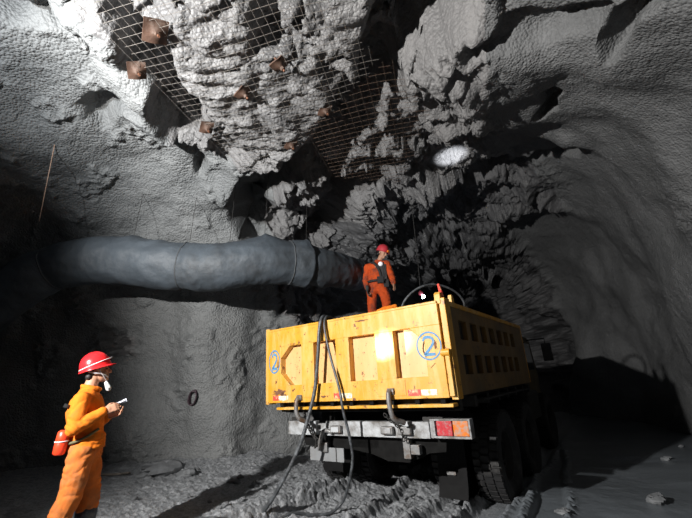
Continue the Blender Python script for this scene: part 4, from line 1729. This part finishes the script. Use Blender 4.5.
# collar
mb.tube([Vector(J(0.0, 0, 1.385)) + Vector((math.cos(q) * 0.070, math.sin(q) * 0.072, 0.020 * -math.cos(q))) for q in [2 * math.pi * k / 20 for k in range(20)]], 0.019, 8, closed=True)
jacket = remeshed('jacket', mb, M['orange'], w1, 0.0075, 2, cloth_folds(0.011, 3.0, ((el_n, 0.09, 0.005, (0.6, 0, 1)), (J(0.08, -0.1, 0.96), 0.13, 0.004, (0.1, 0, 1)))))
mb = MB()
mb.obox(J(-0.01, -0.175, 1.18), (0.11, 0.02, 0.015), Matrix.Rotation(0.1, 3, 'Y'))
mb.build('pocket_flap', M['orange'], jacket, bevel=0.004)
mb = MB()
mb.limb(hips_n, knee_n, 0.108, 0.088)
mb.limb(hips_f, knee_f, 0.108, 0.088)
mb.limb(J(0.02, 0, 0.84), J(0.02, 0, 0.91), 0.135, 0.13, 0.9, (1, 0, 0))
mb.limb(knee_n, J(-0.175, -0.12, 0.17), 0.090, 0.080)
mb.limb(knee_f, J(0.09, 0.10, 0.38), 0.090, 0.085)
trousers = remeshed('trousers', mb, M['orange_dirty'], w1, 0.0075, 2, cloth_folds(0.016, 11.0, ((J(-0.14, -0.12, 0.28), 0.13, 0.007, (0.4, 0, 1)), (J(0.09, 0.10, 0.42), 0.09, 0.006, (0, 0, 1)))))
for a, top, nm in ((ank_n, J(-0.18, -0.12, 0.20), 0), (ank_f, J(0.092, 0.10, 0.345), 1)):
    mb = MB()
    a = Vector(a)
    mb.limb(Vector(top), a, 0.088 if nm else 0.06, 0.060)
    mb.limb(a + Vector((-0.02, 0, -0.05)), a + Vector((0.14, 0.02, -0.055)), 0.045, 0.042, 0.9, (0, 0, 1))
    mb.limb(a, a + Vector((0.06, 0.01, -0.04)), 0.055, 0.045)
    mb.box(a[0] - 0.065, a[0] + 0.18, a[1] - 0.04, a[1] + 0.055, 0.0, 0.03)
    remeshed('boot', mb, M['boot'], w1, 0.006, 2, lambda P: gn(P * 20) * 0.003)
hat, hp = helmet(at1, look, up1, w1, 1.0, 0.10)
mb = MB()
mb.tube([hp(0.130 * math.cos(q), 0.116 * math.sin(q), 0.022 + 0.022 * math.cos(q)) for q in [2 * math.pi * k / 40 for k in range(40)]], 0.004, 6, closed=True)
mb.build('hat_band', M['white_strap'], hat, smooth=True)
mb = MB()
mb.limb(hp(0.128, 0, 0.04), hp(0.14, 0, 0.045), 0.014, 0.016)
mb.build('hat_clip', M['black'], hat, smooth=True)
mb = MB()
for q in (-1, 1):
    mb.tube(smooth_pts([at1(0.035, q * 0.083, 0.03), at1(0.02, q * 0.082, -0.01), at1(0.045, q * 0.066, -0.06), at1(0.07, q * 0.02, -0.115)], 5), 0.005, 6)
    mb.tube(smooth_pts([at1(-0.07, q * 0.070, 0.00), at1(-0.01, q * 0.088, -0.025), at1(0.05, q * 0.060, -0.05), at1(0.085, q * 0.03, -0.085)], 5), 0.007, 6)
mb.build('chin_strap', simple('grey_strap', (0.45, 0.45, 0.47), 0.7), w1, smooth=True)
mb = MB()
mb.limb(at1(0.065, 0, -0.13), at1(0.080, 0, -0.185), 0.018, 0.026, 0.8)
mb.cyl(at1(0.07, 0.018, -0.165), at1(0.075, 0.045, -0.170), 0.018, 0.018, 14)
mb.cyl(at1(0.07, -0.018, -0.165), at1(0.075, -0.045, -0.170), 0.018, 0.018, 14)
mb.build('respirator', M['mask_grey'], w1, smooth=True, angle=40)
mb = MB()
mb.tube(smooth_pts([J(0.10, -0.150, 1.03), J(0.03, -0.182, 0.985), J(-0.06, -0.165, 0.945), J(-0.13, -0.085, 0.93), J(-0.14, -0.01, 0.94)], 6), 0.012, 8)
mb.build('shoulder_strap', simple('olive_strap', (0.10, 0.10, 0.05), 0.8), w1, smooth=True)
mb = MB()
mb.obox(J(-0.165, -0.060, 1.24), (0.012, 0.08, 0.03), Matrix.Rotation(0.35, 3, 'Y') @ Matrix.Rotation(0.4, 3, 'Z'))
mb.build('dark_tag', M['black'], w1)

# torch in his hand
t0 = W1(J(0.205, -0.150, 1.225))
td = (Matrix.Rotation(W1R, 3, 'Z') @ Vector((0.93, -0.05, 0.34))).normalized()
torch = empty('torch', t0, 0, 'small grey torch, switched on, in the hand of the worker at left', 'torch')
mb = MB()
mb.tube([Vector((0, 0, 0)), td * 0.055, td * 0.062, td * 0.088], [0.011, 0.011, 0.016, 0.018], 16)
mb.build('torch_body', M['torch'], torch, smooth=True, angle=40)
mb = MB()
mb.tube([td * 0.0875, td * 0.091], [0.0155, 0.0155], 16)
mb.build('torch_lens', M['torch_glow'], torch)
sp_ = bpy.data.lights.new('torch_beam', 'SPOT')
sp_.energy = TORCH_W
sp_.spot_size = rad(8.5)
sp_.spot_blend = 1.0
sp_.shadow_soft_size = 0.012
sp_.color = (1.0, 0.97, 0.9)
so = bpy.data.objects.new('torch_beam', sp_)
COL.objects.link(so)
so.parent = torch
so.location = td * 0.10
tgt = T2W(0.56, 0.0, 1.70) - (t0 + td * 0.10)
so.rotation_euler = tgt.to_track_quat('-Z', 'Y').to_euler()

# red self-rescuer at his back
can = empty('rescue_canister', W1(J(-0.165, -0.115, 0.855)), W1R, 'bright red canister slung behind the hip of the worker at left', 'canister')
mb = MB()
ax = Vector((0.10, -0.02, 1)).normalized()
mb.tube([ax * 0.0, ax * 0.012, ax * 0.09, ax * 0.10, ax * 0.11, ax * 0.175, ax * 0.19], [0.034, 0.046, 0.048, 0.044, 0.048, 0.046, 0.030], 20)
mb.build('canister_body', M['canister'], can, smooth=True, angle=45)
mb = MB()
mb.tube([ax * 0.103 + Vector((math.cos(q) * 0.048, math.sin(q) * 0.048, 0)) for q in [2 * math.pi * k / 24 for k in range(24)]], 0.005, 6, closed=True)
mb.build('metal_band', M['white_strap'], can, smooth=True)
mb = MB()
mb.tube(smooth_pts([ax * 0.18, ax * 0.215 + Vector((0.02, 0, 0)), ax * 0.20 + Vector((0.05, 0.0, 0.0))], 5), 0.006, 6)
mb.build('carry_loop', M['black'], can, smooth=True)

# --- the worker standing on the load
p0 = T2W(-0.98, 2.78, 2.42)
w2 = empty('person', p0, 0, 'person in dark red-orange overalls and red hard hat standing on the loaded truck, looking down', 'person')


def K(x, y, z):
    return Vector((x, y, z - 2.42))


fw = Vector((0.75, -0.55, -0.42))
hc = K(0.085, -0.05, 3.80)
mb = MB()
at2, m32 = head_pieces(mb, hc, fw, (0.35, -0.2, 1), 0.98)
shL, shR = K(-0.225, 0.05, 3.53), K(0.13, -0.11, 3.53)
elL, elR = K(-0.30, 0.0, 3.25), K(0.205, -0.16, 3.28)
wrL, wrR = K(-0.285, -0.12, 3.04), K(0.225, -0.22, 3.10)
hpL, hpR = K(-0.19, 0.05, 3.14), K(-0.02, -0.04, 3.14)
knL, knR = K(-0.205, 0.00, 2.83), K(0.06, -0.10, 2.84)
anL, anR = K(-0.235, 0.05, 2.50), K(0.075, -0.05, 2.50)
mb.limb(K(-0.03, 0, 3.55), K(0.05, -0.03, 3.72), 0.06, 0.055)
mb.limb(K(-0.10, 0, 3.15), K(-0.05, 0, 3.50), 0.13, 0.13, 0.85)
mb.limb(shL, shR, 0.055, 0.055)
for a, b, c in ((shL, elL, wrL), (shR, elR, wrR)):
    mb.limb(a, b, 0.048, 0.036)
    mb.limb(b, c, 0.036, 0.025)
for a, b, c in ((hpL, knL, anL), (hpR, knR, anR)):
    mb.limb(a, b, 0.08, 0.055)
    mb.limb(b, c, 0.055, 0.042)
hand(mb, wrR, (0.1, -0.3, -0.95), (-0.5, 0.5, 0), 0.95, 0.5, 1)
hand(mb, wrL, (0.05, -0.15, -1), (0.6, -0.2, 0), 0.95, 0.45, -1)
remeshed('body', mb, M['skin'], w2, 0.007, 3)
face_details(at2, m32, w2, 0.98)
mb = MB()
mb.limb(K(-0.06, 0, 3.33), K(-0.045, 0, 3.50), 0.165, 0.13, 0.85)
mb.limb(K(-0.10, 0, 3.17), K(-0.07, 0, 3.36), 0.165, 0.17, 0.9)
mb.limb(shL, shR, 0.085, 0.085)
for a, b, c in ((shL, elL, wrL), (shR, elR, wrR)):
    mb.limb(a, b, 0.078, 0.066)
    mb.limb(b, Vector(b).lerp(Vector(c), 0.88), 0.066, 0.048)
mb.tube([K(0.0, -0.01, 3.63) + Vector((math.cos(q) * 0.075, math.sin(q) * 0.075, -0.015 * math.cos(q))) for q in [2 * math.pi * k / 20 for k in range(20)]], 0.02, 8, closed=True)
remeshed('jacket', mb, M['orange_dimmed'], w2, 0.009, 3, cloth_folds(0.014, 23.0))
mb = MB()
mb.limb(hpL, knL, 0.115, 0.092)
mb.limb(hpR, knR, 0.115, 0.092)
mb.limb(knL, K(-0.235, 0.05, 2.52), 0.092, 0.080)
mb.limb(knR, K(0.075, -0.05, 2.52), 0.092, 0.080)
mb.limb(K(-0.10, 0, 3.12), K(-0.10, 0, 3.22), 0.15, 0.15, 0.9)
remeshed('trousers', mb, M['orange_dimmed'], w2, 0.009, 3, cloth_folds(0.018, 37.0))
for a in (anL, anR):
    mb = MB()
    mb.limb(a + Vector((-0.02, 0.02, -0.035)), a + Vector((0.10, -0.10, -0.045)), 0.042, 0.038, 0.9, (0, 0, 1))
    mb.limb(a + Vector((0, 0, 0.02)), a + Vector((0.03, -0.03, -0.03)), 0.055, 0.045)
    remeshed('boot', mb, M['boot'], w2, 0.008, 2)
mb = MB()
hand(mb, wrL, (0.05, -0.15, -1), (0.6, -0.2, 0), 1.08, 0.45, -1)
mb.limb(wrL + Vector((0, 0, 0.05)), wrL, 0.038, 0.034)
remeshed('glove', mb, M['glove'], w2, 0.006, 2)
hat2, hp2 = helmet(at2, fw, (0.35, -0.2, 1), w2, 1.0, 0.0, simple('dusty_red_helmet', (0.48, 0.035, 0.05), 0.5))
mb = MB()
mb.obox(hp2(0.140, 0, 0.012), (0.03, 0.06, 0.045), m32)
mb.build('helmet_lamp', M['orange'], hat2, bevel=0.006)
# harness straps and tool belt, white lamp on the chest
M['harness'] = simple('black_harness', (0.018, 0.017, 0.018), 0.75)
mb = MB()
mb.tube(smooth_pts([K(-0.17, 0.02, 3.62), K(-0.10, -0.12, 3.56), K(-0.03, -0.175, 3.42), K(0.0, -0.175, 3.28), K(0.0, -0.15, 3.2)], 6), 0.028, 8)
mb.tube(smooth_pts([K(0.10, -0.08, 3.62), K(0.07, -0.165, 3.52), K(0.08, -0.18, 3.38), K(0.06, -0.175, 3.26), K(0.05, -0.16, 3.18)], 6), 0.030, 8)
mb.tube([K(-0.10, 0, 3.20) + Vector((math.cos(q) * 0.172, math.sin(q) * 0.172, 0)) for q in [2 * math.pi * k / 28 for k in range(28)]], 0.026, 8, closed=True)
mb.obox(K(-0.02, -0.185, 3.20), (0.12, 0.07, 0.13))
mb.obox(K(0.05, -0.155, 3.36), (0.15, 0.06, 0.30), Matrix.Rotation(-0.35, 3, 'Z'))
mb.obox(K(0.09, -0.10, 3.14), (0.10, 0.10, 0.16))
mb.build('harness', M['harness'], w2, smooth=True, angle=40)
mb = MB()
mb.limb(K(0.01, -0.185, 3.525), K(0.01, -0.205, 3.52), 0.040, 0.046)
mb.build('chest_lamp', simple('white_lamp_face', (0.85, 0.87, 0.88), 0.4, emit=(0.9, 0.95, 1.0), estr=0.35), w2, smooth=True)

# a head-torch beam from beside the camera strikes a ledge of the roof
bl = bpy.data.lights.new('head_torch_beam', 'SPOT')
bl.energy = BEAM_W
bl.spot_size = rad(6.0)
bl.spot_blend = 0.8
bl.shadow_soft_size = 0.02
bl.color = (0.92, 0.95, 1.0)
bo = bpy.data.objects.new('head_torch_beam', bl)
COL.objects.link(bo)
bo.location = (-0.6, 0.6, 1.6)
ledge, _n = on_rock((0.0, 0.0, 1.35), (1.67, 4.84, 3.08), 12)
bo.scale = (1.0, 0.5, 1.0)
bo.rotation_euler = (ledge - bo.location).to_track_quat('-Z', 'Y').to_euler()

# ------------------------------------------------------------------ loose things
M['stone'] = simple('grey_stone', (0.14, 0.147, 0.155), 0.75, 0, 0.3, 6, 0.6, 0.02, 18)
M['wood'] = simple('muddy_timber', (0.16, 0.14, 0.12), 0.85, 0, 0.3, 14, 0.5, 0.01, 30)


def stone(loc, size, seed, label, group=None, name='stone'):
    mb = MB()
    mb.ball((0, 0, 0), (0.5, 0.5, 0.5), 20, 14)
    V = np.array(mb.v)
    f1, _ = facets(V * 1.7 + seed * 3.1, seed)
    V = V * (1 + f1 * 0.55 + gn(V * 5 + seed) * 0.06)[:, None] * np.array(size)
    mb.v = [tuple(p) for p in V]
    o = mb.build(name, M['stone'], None, smooth=True, angle=28)
    x, y = loc
    o.location = (x, y, fz(x, y) + size[2] * 0.22)
    o.rotation_euler = (0, 0, seed * 1.3)
    set_props(o, label, 'stone', group)
    return o


stone((-3.24, 6.87), (0.62, 0.30, 0.22), 3, 'flat pale slab of rock lying at the foot of the left wall')
stone((-2.70, 6.62), (0.26, 0.22, 0.12), 5, 'dark lump of rock just right of the pale slab at the left wall')
stone((-3.62, 7.15), (0.30, 0.2, 0.1), 6, 'low grey stone left of the pale slab, near the timber stick')
stone((3.03, 4.50), (0.19, 0.15, 0.10), 8, 'single pale stone on the wet ground at lower right')
stone((1.95, 4.28), (0.12, 0.09, 0.06), 9, 'small pale stone on the wet mud near the bottom edge, right of the wheel tracks')
stone((-1.85, 6.25), (0.2, 0.16, 0.10), 12, 'pale rock in the mud between the wall and the truck')
stone((-1.5, 6.0), (0.16, 0.13, 0.09), 13, 'second pale rock, right of the larger one behind the hose')
rr = random.Random(5)
for k in range(18):
    # pebbles under the left wall and by the truck
    x = rr.uniform(-3.4, -0.9)
    y = rr.uniform(5.0, 7.0)
    s = rr.uniform(0.05, 0.11)
    stone((x, y), (s, s * rr.uniform(0.6, 0.9), s * 0.6), 20 + k % 9, 'small grey stone lying on the mud between the left wall and the truck', 'stones scattered left of the truck')
for k in range(10):
    x = rr.uniform(4.3, 6.3)
    y = rr.uniform(5.6, 7.4)
    s = rr.uniform(0.06, 0.16)
    if x - y * 0.85 < -0.9:
        continue
    stone((x, y), (s, s * rr.uniform(0.6, 0.9), s * 0.6), 40 + k % 9, 'small pale stone on the ground at the foot of the right wall', 'stones along the right wall')

mb = MB()
mb.tube(smooth_pts([(-0.45, 0.03, 0.02), (-0.15, 0.0, 0.03), (0.1, -0.01, 0.025), (0.42, 0.02, 0.03)], 5), [0.018] * 16, 7)
mb.tube([(0.28, 0.0, 0.03), (0.44, -0.05, 0.05)], 0.014, 6)
o = mb.build('timber_stick', M['wood'], None, smooth=True)
sx, sy = -4.15, 6.85
o.location = (sx, sy, fz(sx, sy) + 0.01)
o.rotation_euler = (0, 0, -0.12)
set_props(o, 'thin muddy wooden stick lying at the foot of the dark left wall', 'stick')

# coil of wire and thin rod on the left wall
h, nn = on_rock((-2.60, 6.0, 1.25), (-0.28, 1.0, 0.0))
M['coil'] = simple('dark_purple_cable', (0.045, 0.025, 0.035), 0.5)
if h is not None:
    ring = empty('cable_coil', h + nn * 0.04, 0, 'small dark cable coil hanging on the left wall', 'cable coil')
    tq = nn.to_track_quat('Z', 'Y').to_matrix()
    for k in range(3):
        mb = MB()
        pts = []
        for i in range(30):
            a = 2 * math.pi * i / 30
            p = Vector((math.cos(a) * (0.062 + 0.006 * k), math.sin(a) * (0.14 - 0.006 * k), 0.018 * (k - 1) + 0.01 * math.sin(a * 3 + k)))
            pts.append(tq @ (Matrix.Rotation(COIL_TURN, 3, 'Z') @ p))
        mb.tube(pts, 0.013, 6, closed=True)
        mb.build('loop', M['coil'], ring, smooth=True)
    mb = MB()
    top = tq @ (Matrix.Rotation(COIL_TURN, 3, 'Z') @ Vector((0, 0.135, 0)))
    mb.tube([top - nn * 0.12, top + nn * 0.03], 0.008, 6)
    mb.build('wall_pin', M['dark_steel'], ring)
a, _ = on_rock((-3.9, 4.3, 3.6), (-0.2, 0.25, 1.0))
b = Vector((-4.62, 5.15, 3.95))
if a is not None:
    mb = MB()
    mb.tube([Vector((0, 0, 0.05)), b - a], 0.006, 6)
    o = mb.build('hanging_wire', simple('coppery_wire', (0.45, 0.30, 0.22), 0.5), None, smooth=True)
    o.location = a
    set_props(o, 'thin coppery wire hanging slanted from the roof at far left', 'wire')
